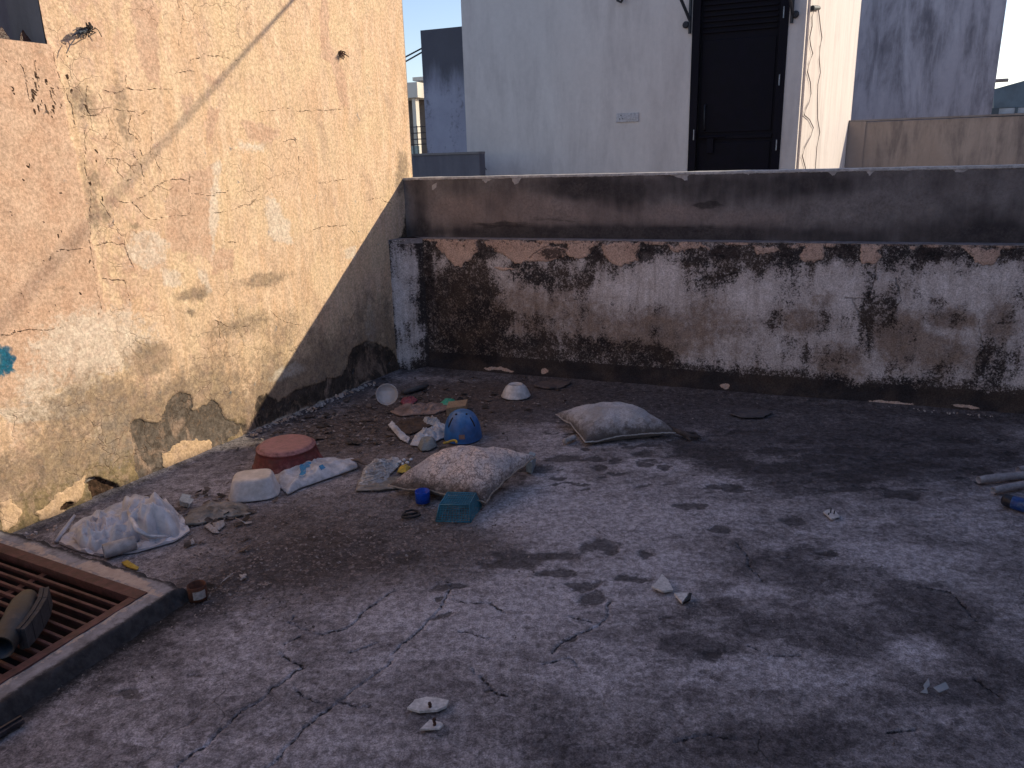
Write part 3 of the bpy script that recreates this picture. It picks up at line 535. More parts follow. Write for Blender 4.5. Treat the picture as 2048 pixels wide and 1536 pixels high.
crk = lines(X, Y, [FP(*p) for p in [[(915, 1172), (895, 1192), (880, 1210), (855, 1240), (822, 1270), (790, 1305), (778, 1320), (740, 1352), (700, 1385), (665, 1410), (605, 1455), (560, 1500), (530, 1536)], [(1222, 1202), (1222, 1228), (1195, 1245), (1150, 1272), (1120, 1285), (1100, 1300)], [(865, 1160), (900, 1162), (915, 1172)],
    [(790, 1178), (745, 1208), (710, 1238), (685, 1256), (655, 1264), (625, 1262), (570, 1240), (580, 1228)], [(900, 1196), (945, 1200), (980, 1208), (1010, 1222)], [(610, 1328), (585, 1340), (555, 1368), (520, 1395), (480, 1420), (455, 1450), (430, 1470), (400, 1495), (345, 1536)], [(610, 1330), (580, 1312), (550, 1302)],
    [(655, 1405), (640, 1398), (590, 1370)], [(740, 1410), (700, 1400), (680, 1392)], [(1082, 1325), (1120, 1312), (1135, 1312), (1160, 1332)], [(940, 1335), (965, 1360), (1000, 1385), (1018, 1392)], [(1140, 1225), (1180, 1240)], [(700, 1300), (745, 1288)], [(1820, 1450), (1780, 1460)], [(560, 1290), (600, 1270)], [(1350, 1480), (1430, 1470), (1480, 1478)], [(1500, 1290), (1560, 1310), (1600, 1305)],
    [(1830, 1170), (1900, 1180), (1960, 1240)], [(1480, 1080), (1500, 1130), (1530, 1160)], [(1950, 1350), (2000, 1390)], [(990, 1270), (950, 1262), (920, 1262)]]], .02, 205, .05)
nd = np.minimum(dl, db)
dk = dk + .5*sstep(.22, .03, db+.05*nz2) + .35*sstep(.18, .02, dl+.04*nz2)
ab = np.stack([X-f0[0], Y-f0[1]], -1)@Hinv.T; aa, cc = ab[..., 0], ab[..., 1]      # hatch frame coordinates
kd = np.where((cc > -KW) & (aa > -1), -aa-KW, 9.0)       # distance from the kerb's outer face on the roof side
kerb_d = np.abs(aa+KW)*(cc > -KW-.1)+(cc <= -KW-.1)*9
mould = sstep(.11, .0, kerb_d+.05*nz2)*.78
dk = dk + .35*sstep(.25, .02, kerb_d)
zf = .006*fbm(X, Y, .8, 3, 206)+.0022*nz2+.0012*fbm(X, Y, 16, 3, 207) + .022*sstep(.10, 0, db)+.018*sstep(.08, 0, dl) - .006*sstep(.10, .03, crk) - .0025*sstep(.4, .7, wet)
zf = zf - .006
Pf = np.stack([X, Y, zf], -1)
ac, c2 = aa[:-1, :-1], cc[:-1, :-1]
keep = ~((ac > .02) & (ac < HW-.02) & (c2 > .02) & (c2 < 1.6-.02)) & (dl[:-1, :-1] > -.08) & (db[:-1, :-1] > -.1)
MF = m_floor()
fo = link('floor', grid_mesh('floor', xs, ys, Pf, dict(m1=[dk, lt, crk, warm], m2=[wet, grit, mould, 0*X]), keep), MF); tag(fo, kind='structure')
print('grid ok')

#====================================================================== HATCH: kerb, pit, steel grate
avs = spaced([(-KW-.04, .03, .006), (.03, HW+.12, .012)]); cvs = spaced([(-KW-.04, .03, .006), (.03, 1.75, .012)])
A_, C_ = np.meshgrid(avs, cvs)
XX = f0[0]+e1[0]*A_+e2[0]*C_; YY = f0[1]+e1[1]*A_+e2[1]*C_
n1 = fbm(XX, YY, 9, 4, 301); n2 = fbm(XX, YY, 30, 3, 302)
dout = np.minimum(A_+KW, C_+KW) - .012 + .028*n1 + .012*n2
zk = -.01 + (KZ+.01+.005*n1+.003*n2)*sstep(-.018, .02, dout)
Pk = np.stack([XX, YY, zk], -1)
kp = ~((A_[:-1, :-1] > .004) & (A_[:-1, :-1] < HW) & (C_[:-1, :-1] > .004) & (C_[:-1, :-1] < 1.6))
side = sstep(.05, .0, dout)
pale = mx(.55*sstep(.05, .0, np.abs(np.maximum(-A_, 0)*(C_ > 0)))*(A_ < 0)*(C_ > -.02)+.2*n1, poly(XX+.01*n1, YY+.01*n1, [tuple(at(*p, KZ)[:2]) for p in [(182, 1120), (215, 1122), (255, 1142), (300, 1165), (305, 1184), (265, 1172), (220, 1158), (150, 1132)]], .03), poly(XX+.01*n1, YY+.01*n1, [tuple(at(*p, KZ)[:2]) for p in [(40, 1085), (75, 1084), (100, 1100), (85, 1112), (50, 1100)]], .03)*.8, ((C_ < 0) & (C_ > -.03))*.5+.2*n1)
g = G('chipped_kerb_cement'); R1 = g.attr('m1'); fn = g.noise(60, 7, .72); md = g.noise(16, 7, .65, dist=.4)
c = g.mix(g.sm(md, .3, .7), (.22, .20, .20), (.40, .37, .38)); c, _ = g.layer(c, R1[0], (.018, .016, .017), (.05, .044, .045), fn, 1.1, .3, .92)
c, fw = g.layer(c, R1[1], (.60, .47, .38), (.50, .38, .31), g.noise(45, 7, .7), 1.3, .08, .95); c = g.mix(.5, c, g.mix(g.noise(170, 4, .8), (.4, .4, .4), (1.1, 1.1, 1.1)), 'MULTIPLY')
MK = g.out(c, .93, g.bump(g.math('ADD', fn, md), .006, 1), Specular_IOR_Level=.15)
hk = thing('hatch_kerb', 'raised chipped cement kerb around the rusty grated opening', 'kerb', HP(-.05, .5))
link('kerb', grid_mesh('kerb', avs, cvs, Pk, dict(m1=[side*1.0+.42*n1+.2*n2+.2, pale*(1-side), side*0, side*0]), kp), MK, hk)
b = MB(); q = [HP(.004, .004), HP(HW, .004), HP(HW, 1.6), HP(.004, 1.6)]
vt = [[b.bm.verts.new(Vector([p[0], p[1], z])) for p in q] for z in (KZ-.004, -1.1)]
for i in range(4): b.bm.faces.new((vt[0][i], vt[0][(i+1) % 4], vt[1][(i+1) % 4], vt[1][i]))
b.bm.faces.new(vt[1]); b.build('shaft', dirty('dark_brown_shaft_plaster', (.10, .075, .07), (.05, .04, .04), 5, .95), hk)  # dark brown walls and bottom of the shaft
MR = dirty('red_oxide_steel', (.10, .042, .038), (.15, .066, .06), 22, .65, (.05, .028, .022), .7, .0015, .15)
gr = thing('steel_grate', 'red oxide painted steel grate with parallel bars set in the floor opening', 'grate', HP(.5, .5, KZ))
def hb(b, a0, a1, c0, c1, z0, z1, bev=.0015): return b.hexa([HP(a0, c0, z0), HP(a1, c0, z0), HP(a1, c1, z0), HP(a0, c1, z0), HP(a0, c0, z1), HP(a1, c0, z1), HP(a1, c1, z1), HP(a0, c1, z1)], bev)
b = MB(); hb(b, .003, HW, .003, .052, KZ-.03, KZ+.005); hb(b, .003, .038, .0535, 1.59, KZ-.03, KZ+.0045); hb(b, HW-.04, HW, .0535, 1.59, KZ-.03, KZ+.0045); hb(b, .039, HW-.041, 1.545, 1.59, KZ-.03, KZ+.0045)
b.build('frame', MR, gr)
cvals = []
for p in [(247, 1211), (221, 1225), (199, 1236), (181, 1250), (156, 1265), (136, 1277), (111, 1290), (87, 1303), (61, 1319), (30, 1334), (10, 1350)]:
    v = Hinv@(at(*p, KZ)-f0)[:2]; cvals.append(round(float(v[1]), 3))
print('bars', cvals)
sp = (cvals[8]-cvals[0])/8; c0 = cvals[0]
nb = int((1.54-c0)/sp)
for k in range(nb):
    cc0 = c0+k*sp; b = MB(); hb(b, .039, HW-.041, cc0-.0055, cc0+.0055, KZ-.022, KZ-.006, .002); b.build('bar', MR, gr)
b = MB(); hb(b, .52, .55, .053, 1.544, KZ-.03, KZ-.0225); b.build('cross_bar', MR, gr)
# lower floor lattice glimpsed in the shaft
b = MB()
for k in range(9): hb(b, .02, HW-.02, .12+k*.16, .15+k*.16, -.55, -.52)
b.build('lower_bars', MR, hk)

#====================================================================== RUBBISH ON THE ROOF
def rpoly(pts, n):
    pts = np.array(pts); q = np.vstack([pts, pts[:1]]); L = np.r_[0, np.cumsum(np.hypot(*np.diff(q[:, :2], axis=0).T))]
    t = np.linspace(0, L[-1], n, endpoint=False); return np.stack([np.interp(t, L, q[:, k]) for k in range(q.shape[1])], 1)
def folds(x, y, f, seed, k=6):
    r = np.random.RandomState(seed); s = 0; t = 0
    x2 = x+.05*perlin(x*6, y*6, seed); y2 = y+.05*perlin(x*6+7, y*6, seed+1)
    for i in range(k):
        a = r.uniform(0, math.pi); ff = f*r.uniform(.5, 1.7); w_ = 1/ff; v = (x2*math.cos(a)+y2*math.sin(a))*ff+r.uniform(0, 9); s = s+w_*(np.abs(v-np.floor(v)-.5)*4-1); t += w_
    return s/t*1.6
def lump(name, outline, H, mat, parent=None, seed=1, amp=.6, p=2.5, freq=9, n=84, nr=20, zb=.004, edge=.0, fine=.15, smooth=True, g3=None, zc=.0, ctr=None):
    """crumpled body over an outline given in survey pixels on the roof"""
    O = rpoly([at(*q, zb) for q in outline], n) if g3 is None else rpoly(g3, n)
    c = O.mean(0) if ctr is None else at(*ctr, zb); V = []; F = []
    rr = np.linspace(0, 1, nr+1)[1:]
    P = [c[None, :]] + [c+(O-c)*r for r in rr]
    def hh(P, r):
        x, y = P[:, 0], P[:, 1]; rd = folds(x, y, freq*1.0, seed); r2 = folds(x+3, y, freq*3.0, seed+1); r3 = perlin(x*freq*5, y*freq*5, seed+2)
        return zb + H*(1-r**p)*(1-amp*.5+amp*(.6*rd+.42*r2)*.8+fine*r3) + edge*max(0, r-.8)/.2*(.5+rd)
    for k, q in enumerate(P):
        r = 0 if k == 0 else rr[k-1]
        for a, z in zip(q, hh(q, r)): V.append((a[0], a[1], max(z, .002)))
    b0 = len(V)
    for a in O: V.append((a[0], a[1], .0015))
    for j in range(n): F.append((0, 1+j, 1+(j+1) % n))
    for k in range(nr-1):
        o1, o2 = 1+k*n, 1+(k+1)*n
        for j in range(n): F.append((o1+j, o2+j, o2+(j+1) % n, o1+(j+1) % n))
    o1 = 1+(nr-1)*n
    for j in range(n): F.append((o1+j, b0+j, b0+(j+1) % n, o1+(j+1) % n))
    F.append(tuple(range(b0+n-1, b0-1, -1)))
    return link(name, fixn(pydata(name, V, F)), mat, parent, smooth)
def plate(name, outline, z0, th, mat, parent=None, lift=None, bev=.0008):
    pts = [at(*q, z0) for q in outline]
    if lift: pts = [p+np.array([0, 0, l]) for p, l in zip(pts, lift)]
    b = MB(); b.prism(pts, th); bmesh.ops.bevel(b.bm, geom=list(b.bm.edges), offset=bev, segments=1, affect='EDGES'); return b.build(name, mat, parent)

# ---- pillows
def pillow_mat(name, c1, c2, vine, k, sc, stain):
    g = G(name); v = g.voro(sc, vec=g.warp(28, .09)); v2 = g.voro(sc*2.1, vec=g.warp(50, .05)); n = g.noise(7, 6, .62, dist=.5); f = g.noise(85, 6, .7)
    c = g.mix(g.sm(n, .35, .65), c1, c2)
    ln = g.math('MAXIMUM', g.sm(v, .012, .075, 1, 0), g.math('MULTIPLY', g.sm(v2, .012, .09, 1, 0), .75))
    c = g.mix(g.math('MULTIPLY', ln, k), c, vine)
    c = g.mix(g.sm(g.noise(5, 6, .65, dist=.5), .5, .64, 0, .55), c, stain); c = g.mix(.5, c, g.mix(f, (.5, .48, .46), (1.1, 1.1, 1.1)), 'MULTIPLY')
    geo = g.n.new('ShaderNodeNewGeometry'); sx = g.n.new('ShaderNodeSeparateXYZ'); g.t.links.new(geo.outputs['Position'], sx.inputs[0])
    dz = g.sm(g.math('ADD', sx.outputs[2], g.math('MULTIPLY', g.math('SUBTRACT', g.noise(22, 6, .75), .5), -.2)), .045, .125, 1, 0)     # darker towards the bottom, with a ragged edge
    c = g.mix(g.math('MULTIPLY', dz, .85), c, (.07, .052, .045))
    return g.out(c, .95, g.bump(g.math('ADD', f, g.math('MULTIPLY', ln, -.3)), .004), Sheen_Weight=.15, Specular_IOR_Level=.1)
def pillow(name, label, corners, zc, H, mat, pmat, seed, sag=1.0):
    cs = [at(*p, z) for p, z in zip(corners, zc)]        # left, front, right, back at the seam
    t = thing(name, label, 'pillow', sum(cs)/4*np.array([1, 1, 0])); n = 57; s = np.linspace(-1, 1, n); V = []; F = []
    Sx, Ty = np.meshgrid(s, s)
    pin = lambda a, b: a*(1-.10*(1-b*b))
    Sp, Tp = pin(Sx, Ty), pin(Ty, Sx); a, b_ = (Sp+1)/2, (Tp+1)/2
    base = (cs[0][None, None]*((1-a)*(1-b_))[..., None]+cs[1][None, None]*(a*(1-b_))[..., None]+cs[2][None, None]*(a*b_)[..., None]+cs[3][None, None]*((1-a)*b_)[..., None])
    bulge = ((1-Sx**2)*(1-Ty**2))**.42
    cor = np.abs(Sx*Ty)**3
    for sg in (1, -1):
        z = base[..., 2]+sg*(H if sg > 0 else .05)*bulge*(1+.16*fbm(base[..., 0], base[..., 1], 5, 3, seed)*.5) + sg*.009*(1-2*np.abs(perlin(base[..., 0]*11, base[..., 1]*11, seed+3)))*bulge + .012*perlin(Sx*2.2, Ty*2.2, seed+6)*(1-bulge)
        z = np.maximum(z, .004)
        for i in range(n):
            for j in range(n): V.append((base[i, j, 0], base[i, j, 1], z[i, j]))
    for q in (0, n*n):
        for i in range(n-1):
            for j in range(n-1): F.append((q+i*n+j, q+i*n+j+1, q+(i+1)*n+j+1, q+(i+1)*n+j))
    me = pydata(name, V, F); bm = bmesh.new(); bm.from_mesh(me); bmesh.ops.remove_doubles(bm, verts=bm.verts, dist=.0003); bmesh.ops.recalc_face_normals(bm, faces=bm.faces); bm.to_mesh(me); bm.free()
    link('cushion', me, mat, t, True)
    ring = [(0, j) for j in range(n)]+[(i, n-1) for i in range(1, n)]+[(n-1, j) for j in range(n-2, -1, -1)]+[(i, 0) for i in range(n-2, 0, -1)]
    pts = [np.array(V[i*n+j]) for i, j in ring]; m = MB(); rs = np.random.RandomState(seed)
    m.tube([p+np.array([rs.normal(0, .0012), rs.normal(0, .0012), max(rs.normal(0, .001), -.001)]) for p in pts+pts[:1]], .0042, 6); m.build('piping', pmat, t, True); return t
PM1 = pillow_mat('patterned_cushion_cloth', (.86, .65, .55), (.70, .60, .58), (.16, .11, .10), .8, 22, (.38, .35, .37))
PM2 = pillow_mat('dirty_white_cushion_cloth', (.66, .62, .64), (.50, .47, .49), (.24, .21, .20), .5, 34, (.36, .31, .28))
PP = dirty('stained_piping', (.46, .36, .29), (.30, .23, .19), 40, .9)
pillow('pillow', 'square pillow with brown scroll pattern lying askew over the cup and teal basket', [(776, 973), (972, 1005), (1072, 914), (888, 905)], [.035, .035, .115, .11], .102, PM1, PP, 3)
pillow('pillow', 'plump soiled white pillow lying alone nearer the back wall', [(1112, 830), (1170, 886), (1352, 864), (1262, 818)], [.06, .02, .035, .06], .108, PM2, dirty('pale_piping', (.5, .47, .46), (.34, .3, .29), 40, .9), 8)

# ---- tubs and bowls
def tub(name, label, cat, L, R, Tp, Bt, z, prof, mat, e=2, ring=None):
    l, r, t, bt = at(*L, z), at(*R, z), at(*Tp, z), at(*Bt, z); c = (l+r+t+bt)/4; d = r-l; a = np.hypot(d[0], d[1])/2; rz = math.atan2(d[1], d[0]); dd = t-bt; b_ = np.hypot(dd[0], dd[1])/2
    print(name, 'axes', round(a, 3), round(b_, 3), c.round(2)); c[2] = 0
    m = MB(); m.lathe([(q, zz) for q, zz in prof], T(c, rz), 72, a, min(b_, a*1.05), e); o = m.build(name, mat, None, True)
    return tag(o, label, cat)
MRED = dirty('faded_red_plastic', (.13, .022, .022), (.17, .032, .031), 12, .6, (.12, .06, .05), .5, dust=(.40, .19, .185, .85))
tub('red_tub', 'large faded red oval plastic tub turned upside down near the left wall', 'tub', (516, 893), (626, 881), (590, 867), (552, 909), .115,
    [(1.30, .002), (1.31, .008), (1.26, .014), (1.10, .085), (1.085, .094), (1.11, .098), (1.09, .104), (1.02, .108), (1.0, .112), (.96, .1165), (.90, .1185), (.55, .119), (.01, .118)], MRED)
MWH = dirty('grimy_white_plastic', (.56, .53, .54), (.64, .61, .62), 6, .45, (.40, .31, .26), .6, .0008, dust=(.66, .55, .46, .7))
tub('white_basin', 'white squarish plastic basin upside down in front of the red tub', 'basin', (466, 953), (542, 945), (512, 939), (500, 963), .095,
    [(1.34, .002), (1.36, .006), (1.30, .012), (1.24, .03), (1.10, .075), (1.05, .087), (.98, .0945), (.9, .097), (.6, .0975), (.01, .0975)], MWH, 3.6)
tub('white_bowl', 'small round white bowl upside down near the back wall', 'bowl', (1003, 793), (1061, 793), (1032, 783), (1032, 800), .0,
    [(1.0, .002), (1.02, .006), (.97, .012), (.88, .035), (.74, .060), (.60, .074), (.52, .079), (.50, .083), (.46, .083), (.44, .080), (.01, .080)], dirty('dusty_white_china', (.72, .69, .70), (.62, .58, .57), 9, .35, (.40, .33, .28), .35, .0005))

# ---- helmet
hc = at(926, 874); he = thing('helmet', 'blue skate style helmet standing on the roof behind the patterned pillow', 'helmet', hc)
RX, RY, RZ = .106, .12, .152
m = MB(); prof = []
for k in range(25):
    a = math.pi/2*k/24; prof.append((math.cos(a)**.72*(1+.015*(k < 2)), RZ*math.sin(a)))
m.lathe([(1.02, .001), (1.025, .006), (1.0, .009)]+[(max(r, .004), z+.008) for r, z in prof[1:]], T(hc, rad(4)), 64, RX, RY)
m.build('shell', dirty('scuffed_blue_shell', (.012, .11, .36), (.02, .15, .42), 7, .42, (.14, .16, .24), .5, .0006, dust=(.12, .22, .36, .5)), he, True)
MBK2 = dirty('black_gap', (.012, .012, .015), (.02, .02, .024), 30, .7)
def onh(az, el, k=1.0): return hc+np.array([RX*k*math.cos(el)**.72*math.sin(az), -RY*k*math.cos(el)**.72*math.cos(az), RZ*k*math.sin(el)+.008])
for sg in (-1, 1):
    m = MB(); m.tube([onh(sg*rad(50-6*q), rad(30+28*q), 1.0) for q in np.linspace(0, 1, 9)], [.002]+[.0045]*7+[.002], 8); m.build('vent_slot', MBK2, he, True)
    m = MB(); m.tube([onh(sg*rad(36), rad(67+6*q), 1.0) for q in np.linspace(0, 1, 5)], [.002, .006, .0065, .006, .002], 8); m.build('vent_hole', MBK2, he, True)
m = MB()
vs = [[m.bm.verts.new(Vector(onh(rad(az), rad(el), 1.008))) for az in (-8, -2, 4, 10)] for el in (8, 13, 18)]
for i in range(2):
    for j in range(3): m.bm.faces.new((vs[i][j], vs[i][j+1], vs[i+1][j+1], vs[i+1][j]))
m.build('sticker', dirty('faded_orange_sticker', (.32, .18, .14), (.24, .15, .14), 40, .7), he, True)

# ---- cup, basket
cb = at(846, 1004); cb[2] = .001; m = MB(); m.lathe([(.001, .004), (.0305, .004), (.0315, .055), (.0335, .056), (.0345, .053), (.0335, .002), (.001, .001)], T(cb, .3), 32); tag(m.build('cup', dirty('bright_blue_plastic', (.004, .055, .42), (.006, .07, .5), 20, .35, None, 0, .0003), None, True), 'small bright blue plastic cup tucked under the front edge of the patterned pillow', 'cup')
bk = thing('basket', 'teal perforated plastic basket upside down against the patterned pillow', 'basket', at(915, 1030))
BLc, BRc, RRc = at(872, 1042), at(941, 1044), at(963, 1012); LLc = BLc+(RRc-BRc); hB = .082
b0 = [BLc, BRc, RRc, LLc]; tpx = [(879, 1009.6), (938.6, 1009.6), (951, 986), (894.5, 984.6)]; tc = [at(*p, hB) for p in tpx]
MT = dirty('teal_plastic', (.02, .16, .25), (.03, .20, .30), 18, .5, (.14, .2, .22), .3, .0005)
def lerp(a, b, t): return a+(b-a)*t
b = MB()
for q in (b0, tc):
    for i in range(4): b.tube([q[i], q[(i+1) % 4]], .004 if q is b0 else .0028, 6)
for i in range(4): b.tube([b0[i], tc[i]], .0032, 6)
b.build('rim', MT, bk, True)
def netface(q, nu, nv, name, r=.0015, holes=()):
    b = MB()
    for i in range(1, nu): t = i/nu; b.tube([lerp(q[0], q[1], t), lerp(q[3], q[2], t)], r, 4)
    for j in range(1, nv): t = j/nv; b.tube([lerp(q[0], q[3], t), lerp(q[1], q[2], t)], r, 4)
    b.build(name, MT, bk)
netface(tc, 12, 7, 'base_mesh', .0019)
for i in range(4): netface([b0[i], b0[(i+1) % 4], tc[(i+1) % 4], tc[i]], 12 if i % 2 == 0 else 8, 7, 'side_mesh', .0022)

# ---- cloths, bags, papers
MSK = dirty('white_woven_sack', (.62, .60, .62), (.50, .48, .50), 9, .8, (.30, .25, .23), .55, .002)
sk = thing('folded_sack', 'folded white woven sack with blue print lying beside the white basin', 'sack', at(630, 950))
lump('sack_cloth', [(547, 942), (590, 929), (640, 922), (668, 915), (690, 920), (713, 921), (715, 936), (660, 955), (600, 976), (576, 989), (562, 976), (548, 958)], .055, MSK, sk, 21, .75, 7, 6, edge=.008, fine=.06)
MBL = dirty('blue_print_ink', (.02, .20, .42), (.03, .26, .48), 30, .7, (.4, .4, .42), .5)
def print_on(obj, outline, mat, parent, name, lift=.0025):
    bpy.context.view_layer.update(); dep = bpy.context.evaluated_depsgraph_get(); ob = obj.evaluated_get(dep); V = []; F = []
    O = np.array(outline, float); O = rpoly(np.c_[O, O[:, :1]*0], 28)[:, :2]; c = O.mean(0); mi = obj.matrix_world.inverted()
    def hit(p):
        d = Vector(ray(*p)).normalized(); o = Vector((0, 0, CH)); ok, loc, nrm, _ = ob.ray_cast(mi@o, (mi.to_3x3()@d))
        return (obj.matrix_world@loc)+nrm*lift if ok else None
    rings = [[c]]+[[c+(q-c)*r for q in O] for r in (.35, .7, 1)]; idx = []
    for rg in rings:
        row = []
        for p in rg:
            h = hit(p); row.append(None if h is None else len(V)); 
            if h is not None: V.append(h)
        idx.append(row)
    n = 28
    for j in range(n):
        t = (idx[0][0], idx[1][j], idx[1][(j+1) % n])
        if None not in t: F.append(t)
        for k in (1, 2):
            t = (idx[k][j], idx[k+1][j], idx[k+1][(j+1) % n], idx[k][(j+1) % n])
            if None not in t: F.append(t)
    return link(name, pydata(name, V, F), mat, parent, True)
sc = [o for o in sk.children if o.name.startswith('sack_cloth')][0]
print_on(sc, [(597, 926), (622, 924), (620, 934), (612, 936), (611, 952), (604, 955), (597, 953), (602, 945)], MBL, sk, 'blue_print')
print_on(sc, [(637, 933), (645, 929), (651, 936), (642, 941)], MBL, sk, 'blue_print')
m = MB(); m.tube([at(700, 922, .02), at(715, 920, .022), at(738, 932, .012)], [.009, .010, .008], 8); tag(m.build('wooden_stick', dirty('brown_stick', (.20, .13, .10), (.11, .075, .06), 30), None, True), 'short brown stick poking out of the end of the folded white sack', 'stick')

MSH = dirty('translucent_grey_sheet', (.62, .60, .63), (.54, .52, .55), 4, .36, (.42, .31, .26), .4, .0012, spec=.6)
ps = thing('plastic_sheet', 'large crumpled off white plastic sheet heaped beside the kerb', 'plastic sheet', at(250, 1050))
lump('sheet_heap', [(238, 1058), (246, 1034), (262, 1022), (310, 1020), (352, 1026), (363, 1046), (360, 1070), (350, 1078), (318, 1076), (300, 1086), (280, 1080), (255, 1092), (236, 1076)], .15, MSH, ps, 33, .75, 9, 5, edge=.02, fine=.04, smooth=False, nr=30, n=130)
lump('sheet_tail', [(148, 1078), (168, 1058), (205, 1044), (250, 1050), (285, 1068), (262, 1090), (225, 1097), (190, 1104), (160, 1098)], .095, MSH, ps, 36, .85, 7, 6, edge=.016, fine=.04, smooth=False, nr=26, n=110)
lump('sheet_skirt', [(118, 1086), (150, 1050), (200, 1022), (260, 1000), (330, 1000), (368, 1040), (380, 1062), (350, 1082), (270, 1105), (200, 1112), (150, 1100)], .02, MSH, ps, 39, 1.2, 4, 11, edge=.012, smooth=False, nr=22, n=120)
for q in [[(255, 1022, .10), (275, 1060, .10), (300, 1074, .06), (345, 1072, .01)], [(165, 1050, .07), (150, 1075, .03), (175, 1096, .005), (215, 1100, .005)], [(150, 1030, .07), (125, 1065, .02), (112, 1084, .003)]]:
    m = MB(); m.tube([at(*p) for p in q], [.006, .011, .010, .004][:len(q)], 6); m.build('fold', MSH, ps, True)
a, c = at(207, 1103, .032), at(247, 1092, .032); d = (c-a); d = d/np.linalg.norm(d); m = MB()
m.lathe([(.0265, .0), (.030, .0), (.030, .12), (.0265, .12), (.0265, .0)], Matrix.Translation(Vector(a))@Vector(d).to_track_quat('Z', 'Y').to_matrix().to_4x4(), 28, capend=False)
tag(m.build('plastic_tube', dirty('grey_white_tube', (.52, .49, .50), (.42, .39, .39), 12, .6, (.3, .25, .22), .4), None, True), 'open short pale tube lying at the front of the crumpled sheet', 'tube')
b = MB(); o = at(360, 1012, .002); b.obox(o, at(378, 1016, .002)-o, at(366, 998, .002)-o, [0, 0, .03], .003); b.hexa([at(362, 1003, .036), at(381, 1008, .036), at(388, 998, .036), at(368, 993, .036)]+[at(362, 1003, .041), at(381, 1008, .041), at(388, 998, .041), at(368, 993, .041)], .001)
tag(b.build('crushed_carton', dirty('pale_blue_card', (.42, .48, .52), (.34, .38, .42), 20, .8)), 'small pale blue crushed carton against the right side of the crumpled sheet', 'carton')
MRG = dirty('earthy_rag', (.24, .20, .16), (.34, .30, .27), 10, .95, (.10, .08, .065), .7, .004)
tag(lump('rag', [(366, 1038), (385, 1018), (420, 1006), (460, 1002), (495, 1010), (502, 1026), (470, 1034), (440, 1036), (400, 1048), (372, 1052)], .030, MRG, None, 41, .9, 3, 12, edge=.006), 'muddy greyish brown rag spread between the crumpled sheet and white basin', 'rag')
MSC = dirty('pale_scrap', (.46, .42, .41), (.33, .29, .28), 40, .8, (.2, .16, .14), .5)
m = MB(); m.tube([at(471, 1036, .006), at(482, 1041, .008), at(491, 1046, .006)], [.0022, .002, .003], 6); m.lathe([(.001, .0), (.010, .0015), (.013, .005), (.012, .0055), (.001, .002)], T(at(497, 1047, .002), .4), 16, 1.3, .8); tag(m.build('spoon', MSC, None, True), 'little pale plastic spoon lying just in front of the muddy rag', 'spoon')
for i, (ol, h, lb, ct) in enumerate([([(408, 1052), (418, 1045), (432, 1056), (440, 1066), (425, 1065)], .008, 'curled pale peel lying below the muddy rag', 'peel'), ([(424, 1046), (448, 1040), (450, 1050), (438, 1060), (430, 1058)], .014, 'torn brown leathery strip hanging below the rag', 'scrap'),
    ([(378, 1082), (386, 1076), (390, 1086), (382, 1090)], .01, 'small white crumb on the grit below the crumpled sheet', 'crumb'), ([(478, 1149), (492, 1147), (495, 1153), (483, 1158)], .006, 'tiny ragged white scrap on dark grit right of the tin', 'scrap')]):
    tag(lump('scrap', ol, h, MSC, None, 50+i, .6, 2.5, 30, 24, 6), lb, ct)
m = MB(); m.tube([at(441, 1167, .004), at(452, 1157, .006), at(466, 1147, .004)], [.0015, .003, .002], 6); tag(m.build('splinter', MSC, None, True), 'thin curved white splinter on the dark grit right of the tin', 'splinter')
MYE = dirty('yellow_plastic', (.62, .40, .04), (.5, .33, .05), 30, .5, (.2, .15, .08), .3)
tag(lump('yellow_scrap', [(243, 1124), (255, 1119), (265, 1127), (278, 1134), (274, 1140), (258, 1135), (248, 1130)], .012, MYE, None, 61, .8, 2.5, 25, 28, 7), 'torn yellow scrap lying on the kerb near the crumpled sheet', 'scrap')

# newspaper
MNP = dirty('weathered_newsprint', (.58, .56, .56), (.44, .42, .42), 22, .9, (.12, .11, .11), .6, .003)
npn = thing('newspaper', 'crumpled dirty white newspaper bundle left of the patterned pillow', 'newspaper', at(750, 955))
lump('lower_sheets', [(712, 981), (716, 962), (760, 952), (806, 955), (800, 975), (760, 980)], .014, MRG, npn, 63, .9, 5, 20, edge=.004)
lump('upper_sheets', [(716, 971), (728, 938), (742, 927), (770, 919), (798, 917), (800, 930), (780, 948), (776, 964), (745, 974)], .05, MNP, npn, 64, 1.0, 4, 16, edge=.006)
for k in range(5):
    p = [at(718+k*3, 968-k*9, .03), at(745+k*4, 960-k*9, .048), at(772+k*3, 950-k*7, .035)]; m = MB(); m.tube(p, [.002, .004, .002], 5); m.build('crease', MNP, npn, True)
MWB = dirty('clean_white_plastic', (.70, .70, .73), (.6, .6, .64), 30, .4)
m = MB()
for px, py, r in [(800, 927, .011), (808, 923, .010), (815, 928, .011), (822, 922, .010), (806, 931, .008)]: m.lathe([(.001, 0), (r*.7, .002), (r, .008), (r*.7, .014), (.001, .017)], T(at(px, py, .012)), 12)
tag(m.build('flower', MWB, None, True), 'small white petalled plastic flower between newspaper and patterned pillow', 'flower')
tag(lump('yellow_scrap', [(794, 944), (798, 935), (812, 931), (822, 934), (812, 946)], .03, MYE, None, 67, .8, 2, 25, 28, 7), 'crumpled yellow wrapper half under the left side of the patterned pillow', 'wrapper')

